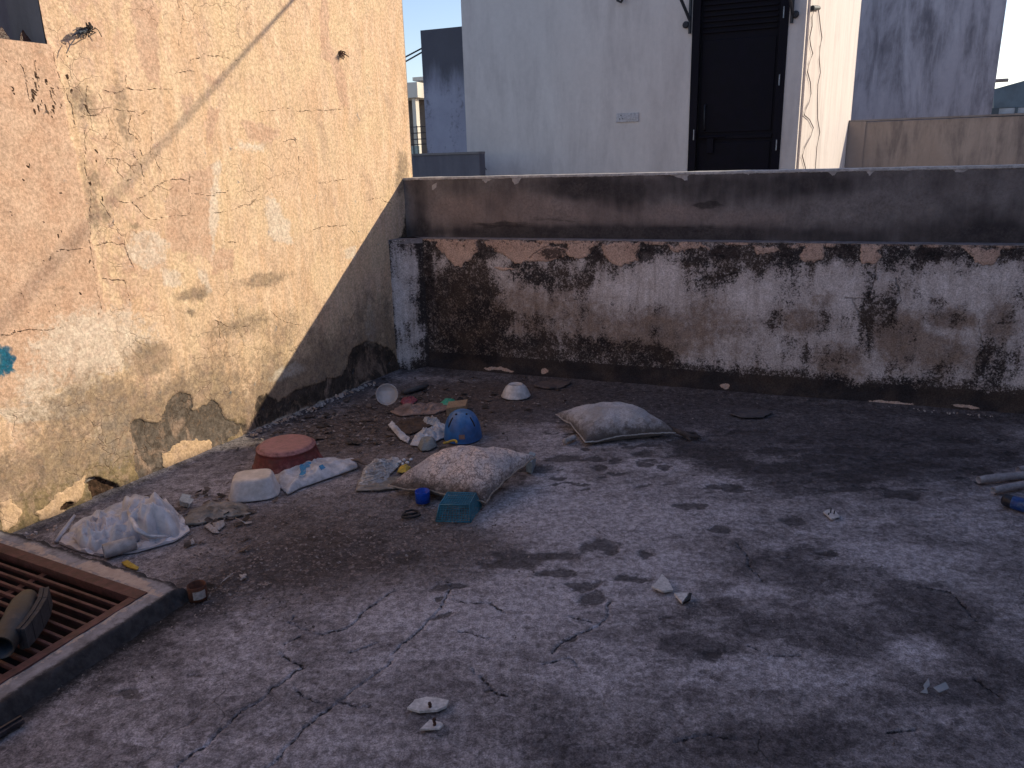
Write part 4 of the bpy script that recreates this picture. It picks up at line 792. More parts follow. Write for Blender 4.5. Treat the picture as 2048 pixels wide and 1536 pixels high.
# torn bag with a brown inside
tb = thing('torn_bag', 'torn white bag opened over brown lining behind the grey oval piece', 'bag', at(835, 870))
lump('brown_lining', [(786, 852), (800, 840), (838, 836), (868, 838), (876, 846), (850, 856), (822, 868), (805, 866)], .022, dirty('dark_brown_lining', (.055, .035, .026), (.10, .065, .05), 20, .95), tb, 71, .8, 4, 14)
lump('white_flap', [(820, 890), (830, 870), (862, 858), (880, 845), (892, 850), (895, 872), (868, 884), (842, 892)], .05, MSK, tb, 72, 1, 3, 15, edge=.004)
lump('white_flap', [(776, 850), (784, 842), (792, 850), (806, 866), (820, 876), (816, 886), (800, 878)], .022, MSK, tb, 73, .8, 3, 15, edge=.004)
lump('white_flap', [(840, 848), (850, 838), (868, 836), (880, 842), (872, 850), (850, 852)], .04, dirty('grubby_white_film', (.46, .43, .42), (.36, .32, .30), 30, .7), tb, 74, .8, 3, 15)
tag(lump('oval_lid', [(835, 893), (840, 882), (858, 877), (872, 882), (874, 892), (860, 900), (842, 901)], .04, dirty('grey_green_plastic', (.17, .18, .175), (.23, .24, .24), 16, .5, (.1, .09, .08), .3, .0005), None, 75, .12, 3.2, 6), 'grey green oval plastic piece in front of the torn bag', 'plastic piece')
m = MB(); ce = at(900, 885, .03); m.tube([ce+np.array([.036*math.cos(a), .02*math.sin(a), .006*math.sin(a*2)]) for a in np.linspace(-.3, 2.9, 20)], [.004]+[.0065]*18+[.004], 8); tag(m.build('ring', MYE, None, True), 'curved yellow plastic ring peeking out behind the patterned pillow', 'ring')
tag(lump('cloth', [(780, 824), (800, 812), (838, 808), (866, 808), (896, 806), (900, 818), (870, 828), (830, 830), (800, 832)], .034, dirty('pinkish_brown_cloth', (.36, .25, .21), (.22, .15, .13), 12, .95, (.06, .045, .04), .6, .004), None, 77, .9, 3, 13, edge=.006), 'pinkish brown crumpled cloth behind the torn bag', 'cloth')
tag(lump('packet', [(800, 803), (806, 795), (828, 793), (836, 800), (826, 807), (806, 809)], .022, dirty('maroon_pink_foil', (.32, .08, .11), (.20, .05, .07), 40, .4), None, 78, .9, 3, 25, 40, 10), 'crumpled maroon pink packet behind the pinkish brown cloth', 'packet')
tag(lump('packet', [(880, 806), (890, 797), (908, 798), (913, 806), (902, 812), (886, 811)], .022, dirty('green_foil', (.02, .30, .17), (.05, .42, .28), 40, .35, (.4, .55, .48), .3), None, 79, .7, 3, 25, 40, 10), 'shiny green packet behind the tan carton', 'packet')
tag(lump('dark_scrap', [(911, 802), (918, 795), (927, 797), (926, 804), (916, 806)], .02, MBK2, None, 80, .7, 3, 25, 30, 8), 'small black lump just right of the green packet', 'scrap')
b = MB(); o = at(893, 832, .002); b.obox(o, at(932, 827, .002)-o, at(898, 818, .002)-o, [0, 0, .05], .002); tag(b.build('carton', dirty('tan_cardboard', (.40, .27, .17), (.33, .22, .14), 25, .9, (.14, .09, .06), .3)), 'tan cardboard carton standing behind the blue helmet', 'carton')
m = MB(); m.tube([at(802, 786, .012), at(812, 783, .02), at(845, 774, .022), at(856, 771, .015)], [.008, .020, .020, .009], 14); tag(m.build('bottle', dirty('dull_dark_bottle', (.045, .045, .05), (.08, .075, .08), 14, .6), None, True), 'dull dark bottle lying in the corner next to the clear lid', 'bottle')
# clear cup and lid
g = G('cloudy_clear_plastic'); g.out(g.mix(g.noise(30), (.75, .75, .78), (.55, .53, .55)), .25, None, Alpha=.42); MCL = g.m
cc = at(774, 803); m = MB(); m.lathe([(.028, 0), (.032, .003), (.031, .05), (.034, .062), (.036, .062)], T(cc), 28, capend=False); tag(m.build('clear_cup', MCL, None, True), 'small cloudy clear plastic cup in the far left corner', 'cup')
lc = at(774, 790, .10); m = MB(); q = Vector((-lc[0]*.2, -1, .55)).normalized().to_track_quat('Z', 'Y').to_matrix().to_4x4()
m.lathe([(.066, .022), (.070, .022), (.064, .02), (.058, .006), (.05, .0), (.001, 0)], Matrix.Translation(Vector(lc))@q, 36, capend=False); tag(m.build('clear_saucer', MCL, None, True), 'round clear plastic saucer leaning upright above the clear cup', 'saucer')
# items around pillow 2 and back wall
MDK = dirty('brown_grey_sheet', (.16, .12, .11), (.11, .085, .08), 14, .9)
tag(lump('flat_leaf', [(1069, 773), (1080, 765), (1110, 760), (1142, 766), (1128, 774), (1100, 778)], .012, MDK, None, 82, .5, 6, 9, edge=.01), 'flat brownish piece of sheet lying by the back wall right of the bowl', 'sheet')
tag(lump('dark_rag', [(1460, 828), (1490, 819), (1530, 818), (1545, 825), (1525, 835), (1485, 835)], .007, dirty('black_rubber', (.085, .074, .08), (.11, .098, .104), 12, .95), None, 83, .9, 4, 10, edge=.006), 'flat black piece of rubber lying beyond the wet patches', 'rubber piece')
m = MB(); a, c = at(1128, 883, .017), at(1150, 874, .017); m.tube([lerp(a, c, t) for t in np.linspace(0, 1, 13)], [.012, .016, .0165, .013, .012, .016, .0165, .016, .013, .0165, .017, .016, .012], 14); tag(m.build('ribbed_roll', MSC, None, True), 'small ribbed pale roll at the front left corner of the soiled white pillow', 'roll')
MST = dirty('dark_bark', (.055, .042, .04), (.10, .075, .07), 25, .9)
stw = thing('driftwood', 'dark twisted wood pieces poking out right of the soiled white pillow', 'wood', at(1370, 868))
for q, r in [([(1330, 850, .05), (1355, 862, .04), (1378, 872, .02), (1400, 874, .012)], [.012, .014, .016, .010]), ([(1345, 860, .02), (1365, 868, .015), (1382, 880, .012)], [.01, .012, .006]), ([(1372, 864, .03), (1390, 866, .02), (1402, 878, .01)], [.006, .009, .005])]:
    m = MB(); m.tube([at(*p) for p in q], r, 8); m.build('stick', MST, stw, True)
b = MB(); o = at(1052, 944, .002); b.obox(o, at(1064, 948, .002)-o, at(1060, 925, .002)-o, [0, 0, .062], .002); tag(b.build('plastic_block', dirty('pale_blue_grey_plastic', (.28, .35, .40), (.22, .28, .33), 20, .5)), 'pale blue grey block propping the right corner of the patterned pillow', 'block')
sl = thing('rubber_strap', 'twisted black rubber strap lying in front of the blue cup', 'strap', at(820, 1028))
m = MB(); m.tube([at(*p) for p in [(804, 1034, .006), (812, 1022, .012), (824, 1020, .01), (836, 1022, .012), (840, 1030, .008), (828, 1034, .006), (812, 1036, .006), (804, 1034, .006)]], .0055, 6); m.build('loop', MBK2, sl, True)
m = MB(); m.tube([at(*p) for p in [(806, 1030, .006), (820, 1028, .016), (834, 1026, .008)]], .006, 6); m.build('band', MBK2, sl, True)

# ---- rusty tin by the kerb corner
tn = thing('tin_can', 'rusty open tin with torn white label against the kerb corner', 'tin', at(397, 1199)); tb0 = at(397, 1197)
m = MB(); m.lathe([(.001, .003), (.029, .003), (.03, .056), (.032, .058), (.033, .056), (.032, .001), (.001, .001)], T(tb0), 28, 1, 1); m.build('can', dirty('rusty_tin', (.16, .055, .03), (.09, .035, .022), 30, .8, (.03, .02, .016), .5), tn, True)
m = MB(); vs = [[m.bm.verts.new(Vector((tb0[0]+.0336*math.cos(rad(a)), tb0[1]+.0336*math.sin(rad(a)), z+tb0[2]))) for a in range(-95, -14, 10)] for z in (.012, .028, .044)]
for i in range(2):
    for j in range(len(vs[0])-1): m.bm.faces.new((vs[i][j], vs[i][j+1], vs[i+1][j+1], vs[i+1][j]))
m.build('paper_label', MSC, tn, True)

# ---- tile shards with rusty bolts
MTL = dirty('chalky_tile', (.66, .62, .60), (.54, .50, .49), 30, .85, (.24, .2, .19), .4, .001)
MRU = dirty('rusted_iron', (.10, .04, .025), (.05, .025, .02), 60, .9)
def shard(outline, th, label, bolt=None, extra=None):
    t = thing('tile_shard', label, 'tile shard', at(*outline[0])); plate('slab', outline, .004, th, MTL, t)
    if bolt:
        p = at(bolt[0], bolt[1], .004+th); m = MB(); m.tube([p+[0, 0, -.002], p+[.001, 0, .006], p+[-.001, .001, .014], p+[.001, 0, bolt[2]]], [.005, .0042, .0045, .0042], 8)
        m.lathe([(.0055, 0), (.006, .002), (.004, .006), (.001, .006)], T(p+[0, 0, bolt[2]-.006]), 6); m.build('bolt', MRU, t)
shard([(814, 1420), (826, 1410), (829, 1404), (855, 1398), (872, 1400), (898, 1405), (893, 1417), (875, 1424), (840, 1427)], .009, 'largest pale tile shard, a short rusty bolt standing in it, near the bottom', (860, 1414, .014))
shard([(839, 1462), (848, 1454), (860, 1442), (882, 1447), (887, 1452), (880, 1460)], .006, 'small triangular pale shard with taller rusty bolt below the largest tile shard', (869, 1450, .022))
shard([(1303, 1176), (1313, 1167), (1324, 1151), (1336, 1164), (1347, 1183), (1326, 1186)], .008, 'five sided pale tile shard lying on the middle of the roof')
t = thing('tile_shard', 'triangular pale tile shard with a blackened corner right of the five sided shard', 'tile shard', at(1362, 1200)); plate('slab', [(1348, 1190), (1376, 1189), (1374, 1196), (1364, 1209)], .004, .009, MTL, t); plate('black_corner', [(1377.5, 1189), (1383.5, 1189.5), (1380, 1202), (1366, 1210), (1375.5, 1197)], .004, .0085, MBK2, t)
t = thing('mortar_piece', 'little mortar chunk with dark nails sticking up on the right of the roof', 'mortar piece', at(1664, 1033)); plate('chunk', [(1646, 1026), (1655, 1021), (1668, 1022), (1680, 1035), (1662, 1040)], .003, .006, MTL, t)
for px, py, h in [(1661, 1026, .022), (1668, 1028, .016), (1657, 1030, .010)]:
    p = at(px, py, .008); m = MB(); m.tube([p, p+[.001, 0, h]], [.003, .0022], 6); m.build('nail', MBK2, t)
# ---- glass bits
g = G('broken_glass'); g.out((.35, .38, .42), .35, None, Alpha=.45); MGL = g.m
gg = thing('broken_glass', 'few glinting pieces of broken glass on the lower right of the roof', 'broken glass', at(1870, 1375))
for ol in [[(1846, 1372), (1856, 1364), (1860, 1374), (1850, 1380)], [(1866, 1376), (1890, 1372), (1898, 1380), (1878, 1386)], [(1840, 1386), (1852, 1382), (1856, 1390)]]: plate('piece', ol, .004, .003, MGL, gg, lift=[0, .012, .004, .0][:len(ol)])
# ---- pipes and bottle at the right edge
MPI = dirty('pale_grey_pipe', (.44, .41, .43), (.34, .31, .33), 14, .8, (.2, .17, .17), .4)
for a, c, r, lb in [((1957, 960), (2150, 938), .019, 'longest pale pipe lying at the right edge, above the other near one'), ((1986, 981), (2170, 945), .017, 'pale pipe lying closest to the dark bottle at the right edge'), ((2036, 940), (2160, 926), .018, 'pale pipe at the right edge lying behind the other two')]:
    A_, B_ = at(*a, r), at(*c, r); m = MB(); d = B_-A_; n = 12; pts = [A_+d*t+np.array([0, 0, .0015*math.sin(t*9)]) for t in np.linspace(0, 1, n)]
    m.tube(pts, [r*.86]+[r]*(n-1), 14, False); q = Vector(d).normalized().to_track_quat('Z', 'Y').to_matrix().to_4x4(); m.lathe([(r*.86, 0), (r*.7, .001), (r*.66, .03), (.001, .031)], Matrix.Translation(Vector(A_))@q, 14)
    tag(m.build('pipe', MPI, None, True), lb, 'pipe', 'pale pipes piled at the right edge')
bt = thing('plastic_bottle', 'dark plastic bottle with blue label lying at the right edge', 'bottle', at(2030, 1010))
a, c = at(2004, 998, .03), at(2150, 1040, .03); d = (c-a)/np.linalg.norm(c-a); q = Matrix.Translation(Vector(a))@Vector(d).to_track_quat('Z', 'Y').to_matrix().to_4x4()
m = MB(); m.lathe([(.001, 0), (.014, 0), (.022, .004), (.027, .014), (.029, .03), (.029, .3), (.02, .33), (.001, .33)], q, 28); m.build('body', dirty('black_plastic', (.012, .012, .018), (.022, .022, .03), 20, .35), bt, True)
m = MB(); m.lathe([(.0296, .042), (.0298, .044), (.0298, .20), (.0296, .202)], q, 28, capend=False); m.build('label_band', dirty('blue_label', (.006, .03, .14), (.01, .05, .22), 30, .4, (.25, .4, .55), .35), bt, True)
m = MB(); m.tube([at(*p) for p in [(2002, 1446, .004), (2010, 1462, .003), (2025, 1476, .004), (2060, 1492, .003), (2090, 1500, .004)]], .0012, 5); tag(m.build('wire', dirty('dull_wire', (.3, .28, .28), (.2, .19, .19), 40), None, True), 'thin curved loose wire on the roof at the bottom right', 'wire')

# ---- bottom left metal strip, boot on the grate
b = MB(); a, c = at(44, 1438, .01), at(-60, 1500, .01); d = c-a; s = np.array([-d[1], d[0], 0]); s = s/np.linalg.norm(s)*.028
b.obox(a-s/2-[0, 0, .008], d, s, [0, 0, .014], .002); b.obox(a-s/2*.2+[0, 0, .0065], d, s*.22, [0, 0, .006], .001)
tag(b.build('metal_channel', dirty('dark_steel', (.06, .058, .07), (.1, .095, .11), 20, .4, (.03, .025, .025), .5, .0005, .6)), 'dark metal channel lying on the roof at the bottom left edge', 'metal strip')
bo = thing('rubber_boot', 'old grey brown rubber boot lying on its side across the rusty grate', 'boot', at(35, 1235, KZ)); z = KZ+.01
g = G('muddy_boot'); g1 = g.noise(5, 5, .6); c = g.mix(g.sm(g1, .42, .6), (.024, .021, .020), (.012, .020, .034)); MBO = g.out(g.mix(g.sm(g.noise(20, 6, .7), .5, .7, 0, .5), c, (.08, .068, .062)), .5, g.bump(g1, .004))
prof = [(58, 1190, .055, .020), (55, 1196, .062, .036), (48, 1210, .068, .048), (40, 1228, .07, .052), (32, 1245, .07, .051), (22, 1262, .066, .049), (10, 1280, .062, .047), (0, 1296, .06, .046)]
m = MB(); pts = [at(px, py, z+r) for px, py, h, r in prof]; m.tube(pts, [p[3]*.86 for p in prof], 18, False)
m.bm.verts.ensure_lookup_table(); m.bm.faces.new([m.bm.verts[k] for k in range(18)][::-1])
ap, bp = Vector(pts[-1]), Vector(pts[-2]); q = Matrix.Translation(ap)@(bp-ap).to_track_quat('Z', 'Y').to_matrix().to_4x4(); m.lathe([(.0395, 0), (.035, .0), (.033, .08), (.001, .1)], q, 18)
m.build('upper', MBO, bo, True)
m = MB(); sp0 = [at(84, 1204, z+.02), at(80, 1225, z+.02), at(66, 1250, z+.02), at(50, 1272, z+.02), at(36, 1288, z+.02)]
for k, p in enumerate(sp0[:-1]):
    d = sp0[k+1]-p; s = np.array([d[1], -d[0], 0]); s = s/np.linalg.norm(s); m.obox(p-s*.016-[0, 0, .018], d*.999, s*-.014, [0, 0, .07], 0); m.obox(p-s*.0022-[0, 0, .021], d, s*-.0125, [0, 0, .076], 0)
m.build('sole', dirty('worn_black_sole', (.03, .029, .033), (.055, .052, .058), 30, .7), bo)

# ---- things on the left wall
MWR = dirty('black_binding_wire', (.02, .018, .018), (.045, .04, .045), 60, .7)
def lw3(px, py, v): 
    P = onpl(px, py, PL, NL); return P+NL*v
wt = thing('wire_tangle', 'tangle of dark binding wire and blue thread sticking out near the top left niche', 'wire', lw3(175, 55, .0)); rs = np.random.RandomState(12)
m = MB()
for k in range(16):
    a = np.array([178, 55]); q = [lw3(*(a+rs.normal(0, 2.5, 2)), -.01)]; d = rs.uniform(.02, .06)
    for j in range(5): a = a+np.array([rs.normal(-2.5, 4.5), rs.normal(1.5, 3.5)]); q.append(lw3(*a, min(d*(j+1)/5+rs.normal(0, .006), .08)))
    m.tube(q, .0022, 5)
m.tube([lw3(183, 55, .02), lw3(188, 62, .03), lw3(195, 75, .03)], .0018, 5); m.build('iron_wire', MWR, wt)
m = MB()
for k in range(7):
    a = np.array([158, 62]); q = []
    for j in range(6): q.append(lw3(*(a+rs.normal(0, 4.5, 2)-[j*3.5, -j*1.5]), .04+rs.normal(0, .008)))
    m.tube(q, .002, 5)
m.tube([lw3(138, 80, .04), lw3(130, 92, .035), lw3(124, 108, .03)], .002, 5); m.build('blue_thread', dirty('slate_blue_thread', (.06, .085, .12), (.1, .12, .16), 60), wt)
ws = thing('wire_stub', 'rusty wire ends poking from a hole high on the lit ochre wall', 'wire', lw3(680, 105, 0)); m = MB()
for k in range(9):
    a = np.array([682+rs.normal(0, 3), 103+rs.normal(0, 2)]); m.tube([lw3(*a, -.005), lw3(*(a+[rs.normal(-1, 3), 4]), .02), lw3(*(a+[rs.normal(-2, 5), rs.uniform(7, 14)]), .022)], .003, 5)
m.build('rusty_wire', MRU, ws)
for k, (ol, lb) in enumerate([([(-6, 78), (22, 76), (19, 70), (3, 47), (-4, 62)], 'larger brown broken shard standing in the niche at the far left'), ([(40, 76), (63, 76), (52, 62), (46, 53), (41, 62)], 'smaller brown broken shard standing in the niche right of the larger')]):
    b = MB(); P = [onpl(px, py+6, PL-NL*.06, NL) for px, py in ol]; v1 = [b.bm.verts.new(Vector(p)) for p in P]; v2 = [b.bm.verts.new(Vector(p-NL*.006+DL*.002)) for p in P]; n = len(P)
    b.bm.faces.new(v1); b.bm.faces.new(v2[::-1]); [b.bm.faces.new((v1[i], v1[(i+1) % n], v2[(i+1) % n], v2[i])) for i in range(n)]
    tag(b.build('pottery_shard', dirty('brown_glazed_shard', (.10, .035, .02), (.05, .022, .016), 30, .3)), lb, 'shard', 'shards set in the wall niche')

#====================================================================== DEBRIS (nobody could count it)
V, F = [], []; rs = np.random.RandomState(77)
def chip(p, r, th, tilt=.35):
    k = rs.randint(4, 7); a0 = rs.uniform(0, 6.3); i0 = len(V); tx, ty = rs.normal(0, tilt, 2)
    for zz in (0, th):
        for j in range(k):
            a = a0+2*math.pi*j/k; rr = r*rs.uniform(.55, 1.1); dx, dy = rr*math.cos(a), rr*math.sin(a)*.8; V.append((p[0]+dx, p[1]+dy, max(.001, p[2]+zz+dx*tx+dy*ty)))
    F.append(tuple(range(i0+k-1, i0-1, -1))); F.append(tuple(range(i0+k, i0+2*k)))
    for j in range(k): F.append((i0+j, i0+(j+1) % k, i0+k+(j+1) % k, i0+k+j))
def scatter(n, cx, cy, sx, sy, r0, r1, z=.004):
    for _ in range(n):
        px, py = rs.normal(cx, sx), rs.normal(cy, sy)
        if py < 752: continue
        p = at(px, py, z); u = (p-PL)@NL
        if u < .01 or -(p-PB)@NB < .02: continue
        ab_ = Hinv@(p-f0)[:2]
        if ab_[0] > -KW-.02 and ab_[1] > -KW-.02: continue
        chip(p, rs.uniform(r0, r1), rs.uniform(.0008, .003))
scatter(550, 640, 850, 120, 30, .003, .014); scatter(300, 850, 800, 140, 28, .003, .014); scatter(900, 600, 1050, 180, 60, .002, .007); scatter(500, 480, 1160, 90, 45, .002, .007); scatter(500, 860, 1060, 130, 45, .002, .006); scatter(300, 1250, 800, 250, 30, .002, .007)
scatter(350, 1300, 1150, 500, 220, .0015, .0035); scatter(160, 200, 1340, 90, 50, .0015, .005)
g = G('loose_grit'); gc = g.mix(g.sm(g.noise(28, 3), .42, .58), (.07, .055, .05), (.28, .235, .22)); g.out(gc, .95)
tag(link('grit', fixn(pydata('grit', V, F)), g.m), 'loose grit, flakes and dry leaf bits scattered over the roof', 'debris', kind='stuff')
V, F = [], []
scatter(90, 660, 850, 110, 28, .012, .036); scatter(60, 880, 795, 130, 24, .01, .03); scatter(60, 420, 1030, 60, 30, .01, .03); scatter(60, 800, 900, 120, 40, .008, .022)
g = G('dry_leaf_litter'); g.out(g.mix(g.sm(g.noise(9, 3), .42, .58), (.035, .027, .024), (.12, .09, .078)), .95)
tag(link('leaf_litter', fixn(pydata('leaf_litter', V, F)), g.m), 'dark curled leaves and crusts littering the roof near the left wall', 'litter', kind='stuff')
V, F = [], []
def crumbs(pts, n, r0, r1, sp):
    for _ in range(n):
        t = rs.uniform(0, len(pts)-1.001); i = int(t); p = lerp(at(*pts[i]), at(*pts[i+1]), t-i)+np.array([rs.normal(0, sp), rs.normal(0, sp), 0]); r = rs.uniform(r0, r1)
        for q in range(2): chip(p+np.array([0, 0, .003+q*r*.4]), r*(1-.3*q), r*.5, .5)
crumbs([(500, 872), (560, 846), (640, 812), (700, 786), (745, 768)], 150, .004, .016, .014); crumbs([(1060, 752), (1090, 754), (1160, 759), (1185, 758)], 14, .006, .016, .012); crumbs([(980, 745), (1030, 748), (1075, 752)], 14, .004, .01, .01); crumbs([(1270, 768), (1310, 772)], 12, .005, .012, .01); crumbs([(1760, 812), (1900, 828), (1990, 836)], 26, .003, .008, .015)
crumbs([(20, 1090), (100, 1060), (150, 1050)], 16, .004, .012, .02)
g = G('plaster_crumbs'); g.out(g.mix(g.sm(g.noise(9, 3), .45, .6), (.42, .38, .37), (.52, .36, .27)), .95)
tag(link('plaster_crumbs', fixn(pydata('plaster_crumbs', V, F)), g.m), 'fallen plaster crumbs lying along the foot of the walls', 'debris', kind='stuff')

#====================================================================== NEIGHBOURING BUILDINGS
DW = 2.5
def wx(px, py, d=DW): return bxz(px, py, d)
xl = wx(929, 180)[0]; xr = wx(1600, 200)[0]; d0x = wx(1384, 70)[0]; d1x = wx(1567, 200)[0]
wb = thing('white_building', 'white plastered stair house with a dark metal door behind the parapet', 'building', BWP((xl+xr)/2, DW, 0)); HB = 4.6; zfl = .55; dt = 3.05
b = MB()
b.bbox(xl, d0x, DW, DW+.23, -.5, HB); b.bbox(d1x, xr, DW, DW+.23, -.5, HB); b.bbox(d0x, d1x, DW, DW+.23, dt, HB); b.bbox(d0x, d1x, DW, DW+.23, -.5, zfl)
C2 = BWP(xr, DW, 0); Lg = 5.25; P = [BWP(xr-.23, DW+.231, 0), BWP(xr, DW+.231, 0)]
s1 = BWP(xr, DW, 0)+DL*.2315; far = BWP(xr, DW, 0)+DL*Lg
inn = np.array([-NL[0], -NL[1], 0])*.23
b.hexa([s1+[0, 0, -.5], far+[0, 0, -.5], far+inn+[0, 0, -.5], s1+inn+[0, 0, -.5], s1+[0, 0, HB], far+[0, 0, HB], far+inn+[0, 0, HB], s1+inn+[0, 0, HB]])
l1 = BWP(xl, DW, 0)+NB*.231; l2 = l1+NB*3
b.hexa([l1+[0, 0, -.5], l1+DB*.23+[0, 0, -.5], l2+DB*.23+[0, 0, -.5], l2+[0, 0, -.5], l1+[0, 0, HB], l1+DB*.23+[0, 0, HB], l2+DB*.23+[0, 0, HB], l2+[0, 0, HB]])
b.build('wall', MW, wb)
b = MB(); b.prism([BWP(xl, DW, HB+.001), BWP(xr, DW, HB+.001), far+[0, 0, HB+.001], l2+[0, 0, HB+.001]], .15); b.build('roof', MG, wb)
MDR = dirty('dark_navy_door_paint', (.0075, .0062, .012), (.0095, .0078, .014), 5, .6, (.014, .010, .013), .25, .0006, spec=.1)
b = MB(); fw = .07
b.bbox(d0x+.002, d0x+fw, DW-.012, DW+.16, zfl, dt-.002, .003); b.bbox(d1x-fw, d1x-.002, DW-.012, DW+.16, zfl, dt-.002, .003); b.bbox(d0x+fw, d1x-fw, DW-.011, DW+.16, dt-fw, dt-.002, .003); b.build('door_frame', MDR, wb)
b = MB(); x0, x1 = d0x+fw+.002, d1x-fw-.002; zt = wx(1480, 60)[1]; zm = wx(1480, 272)[1]
b.bbox(x0, x1, DW+.05, DW+.09, zfl, dt-fw-.002, .002); b.bbox(x0+.02, x1-.02, DW+.04, DW+.049, zm+.04, zt-.06, .004); b.bbox(x0+.02, x1-.02, DW+.04, DW+.049, zfl+.03, zm-.05, .004)
b.bbox(x0+.01, x1-.01, DW+.034, DW+.049, zm-.02, zm+.012, .003); dr = b.build('door', MDR, wb)
for k in range(8): b = MB(); zz = zt+.0+k*.045; b.bbox(x0+.02, x1-.02, DW+.032, DW+.049, zz, zz+.018, .003); b.build('louvre', MDR, dr)
MHA = dirty('dull_iron', (.014, .014, .022), (.022, .022, .03), 30, .5, None, 0, .0005, 0)
hx, hz_ = wx(1409, 235); m = MB(); m.tube([BWP(hx, DW+.045, hz_+.11), BWP(hx, DW+.0, hz_+.10), BWP(hx, DW-.005, hz_), BWP(hx, DW+.0, hz_-.10), BWP(hx, DW+.045, hz_-.11)], .009, 8); m.build('handle', MHA, dr, True)
m = MB(); bx_, bz_ = wx(1400, 275); m.tube([BWP(bx_, DW+.02, bz_), BWP(bx_+.22, DW+.02, bz_+.003)], .010, 8); m.bbox(bx_+.06, bx_+.12, DW+.01, DW+.04, bz_-.14, bz_-.01, .004); m.build('bolt', MDR, dr)
for px, py in [(1559, 160), (1553, 290), (1388, 270), (1568, 25)]:
    hxx, hzz = wx(px, py); m = MB(); m.tube([BWP(hxx, DW-.018, hzz-.045), BWP(hxx, DW-.018, hzz+.045)], .006, 8); m.build('hinge', dirty('bare_hinge_steel', (.35, .36, .4), (.25, .26, .3), 30, .4, None, 0, .0003, .6), wb)
b = MB(); sx0, sz0 = wx(1233, 245); sx1, sz1 = wx(1278, 225); b.bbox(sx0, sx1, DW-.012, DW+.0, sz0, sz1, .004); MSW = dirty('switch_white', (.56, .53, .55), (.50, .47, .50), 20, .5, None, 0, .0003); sw = b.build('switch_plate', MSW, wb)
for k in range(3):
    b = MB(); w0 = sx0+.045+k*(sx1-sx0-.06)/3; 
    if k: b.bbox(w0, w0+(sx1-sx0)*.18, DW-.0165, DW-.0125, sz0+.02, sz1-.03, .0015); b.build('switch', MSW, sw)
    else:
        for dx, dz in ((.0, .06), (-.012, .03), (.018, .03)): b = MB(); b.tube([BWP(w0+dx, DW-.0135, sz0+dz), BWP(w0+dx, DW-.0124, sz0+dz)], .005, 8); b.build('socket_hole', MBK2, sw)
# canopy brackets either side of the door head
MBR = dirty('black_bracket_iron', (.02, .02, .028), (.035, .035, .045), 30, .6)
for (a1, a2, a3, kn) in [((1357, -25), (1381, 42), (1380, 68), (1372, 50)), ((1576, -30), (1586, 30), (1583, 47), (1591, 29))]:
    p1, p2, p3, kk = [wx(*q) for q in (a1, a2, a3, kn)]; m = MB(); m.tube([BWP(p1[0], DW-.22, p1[1]), BWP(p2[0], DW-.03, p2[1])], .014, 6); m.tube([BWP(p3[0], DW-.02, p3[1]), BWP(p3[0], DW-.02, p3[1]+.5)], .014, 4)
    m.lathe([(.001, 0), (.022, .0), (.03, .01), (.022, .03), (.001, .032)], Matrix.Translation(Vector(BWP(kk[0], DW-.004, kk[1])))@Vector(-NB).to_track_quat('Z', 'Y').to_matrix().to_4x4(), 12); m.build('canopy_bracket', MBR, wb)
hx, hz_ = wx(1243, 2); m = MB(); m.tube([BWP(hx-.03, DW, hz_+.04), BWP(hx-.025, DW-.05, hz_+.0), BWP(hx+.01, DW-.06, hz_-.02), BWP(hx+.04, DW-.05, hz_+.03), BWP(hx+.04, DW, hz_+.05)], .012, 8); m.build('hook', MHA, wb, True)
m = MB(); q0, q1 = wx(968, 331), wx(974, 340); m.tube([BWP(q0[0], DW-.002, q0[1]), BWP(q0[0]+.02, DW-.02, (q0[1]+q1[1])/2), BWP(q1[0], DW-.015, q1[1])], .004, 5); m.build('nail', MBR, wb)
# loose wire hanging on the lit side wall
SWp = BWP(xr, DW, 0)
def swp(px, py, v=.01): return onpl(px, py, SWp, NL)+NL*v
hw = thing('hanging_wire', 'thin wire loop hanging down the sunlit side of the white building', 'wire', swp(1630, 20)); MWI = dirty('grey_wire', (.20, .16, .17), (.16, .13, .14), 50, .7)
def k2(x, y): return (1350+x/4.39, y/4.39)
m = MB(); m.tube([swp(*k2(*p), .012) for p in [(1195, 70), (1185, 100), (1210, 85), (1190, 150), (1190, 230), (1170, 330), (1178, 400), (1197, 470), (1165, 560), (1150, 630), (1175, 720), (1182, 820), (1165, 900), (1140, 950), (1122, 1010), (1170, 1050), (1203, 1120), (1180, 1200), (1130, 1290), (1105, 1370), (1130, 1460), (1145, 1530)]], .0045, 5); m.build('strand', MWI, hw, True)
m = MB(); m.tube([swp(*k2(*p), .012) for p in [(1245, 75), (1255, 150), (1265, 240), (1278, 330), (1262, 410), (1254, 520), (1265, 640), (1243, 740), (1238, 880), (1240, 1040), (1260, 1160), (1235, 1290), (1225, 1420), (1222, 1530)]], .0045, 5); m.build('strand', MWI, hw, True)
m = MB(); m.tube([swp(*k2(1190, 70), .015), swp(*k2(1245, 72), .015)], .02, 8); m.build('insulator', MBR, hw)
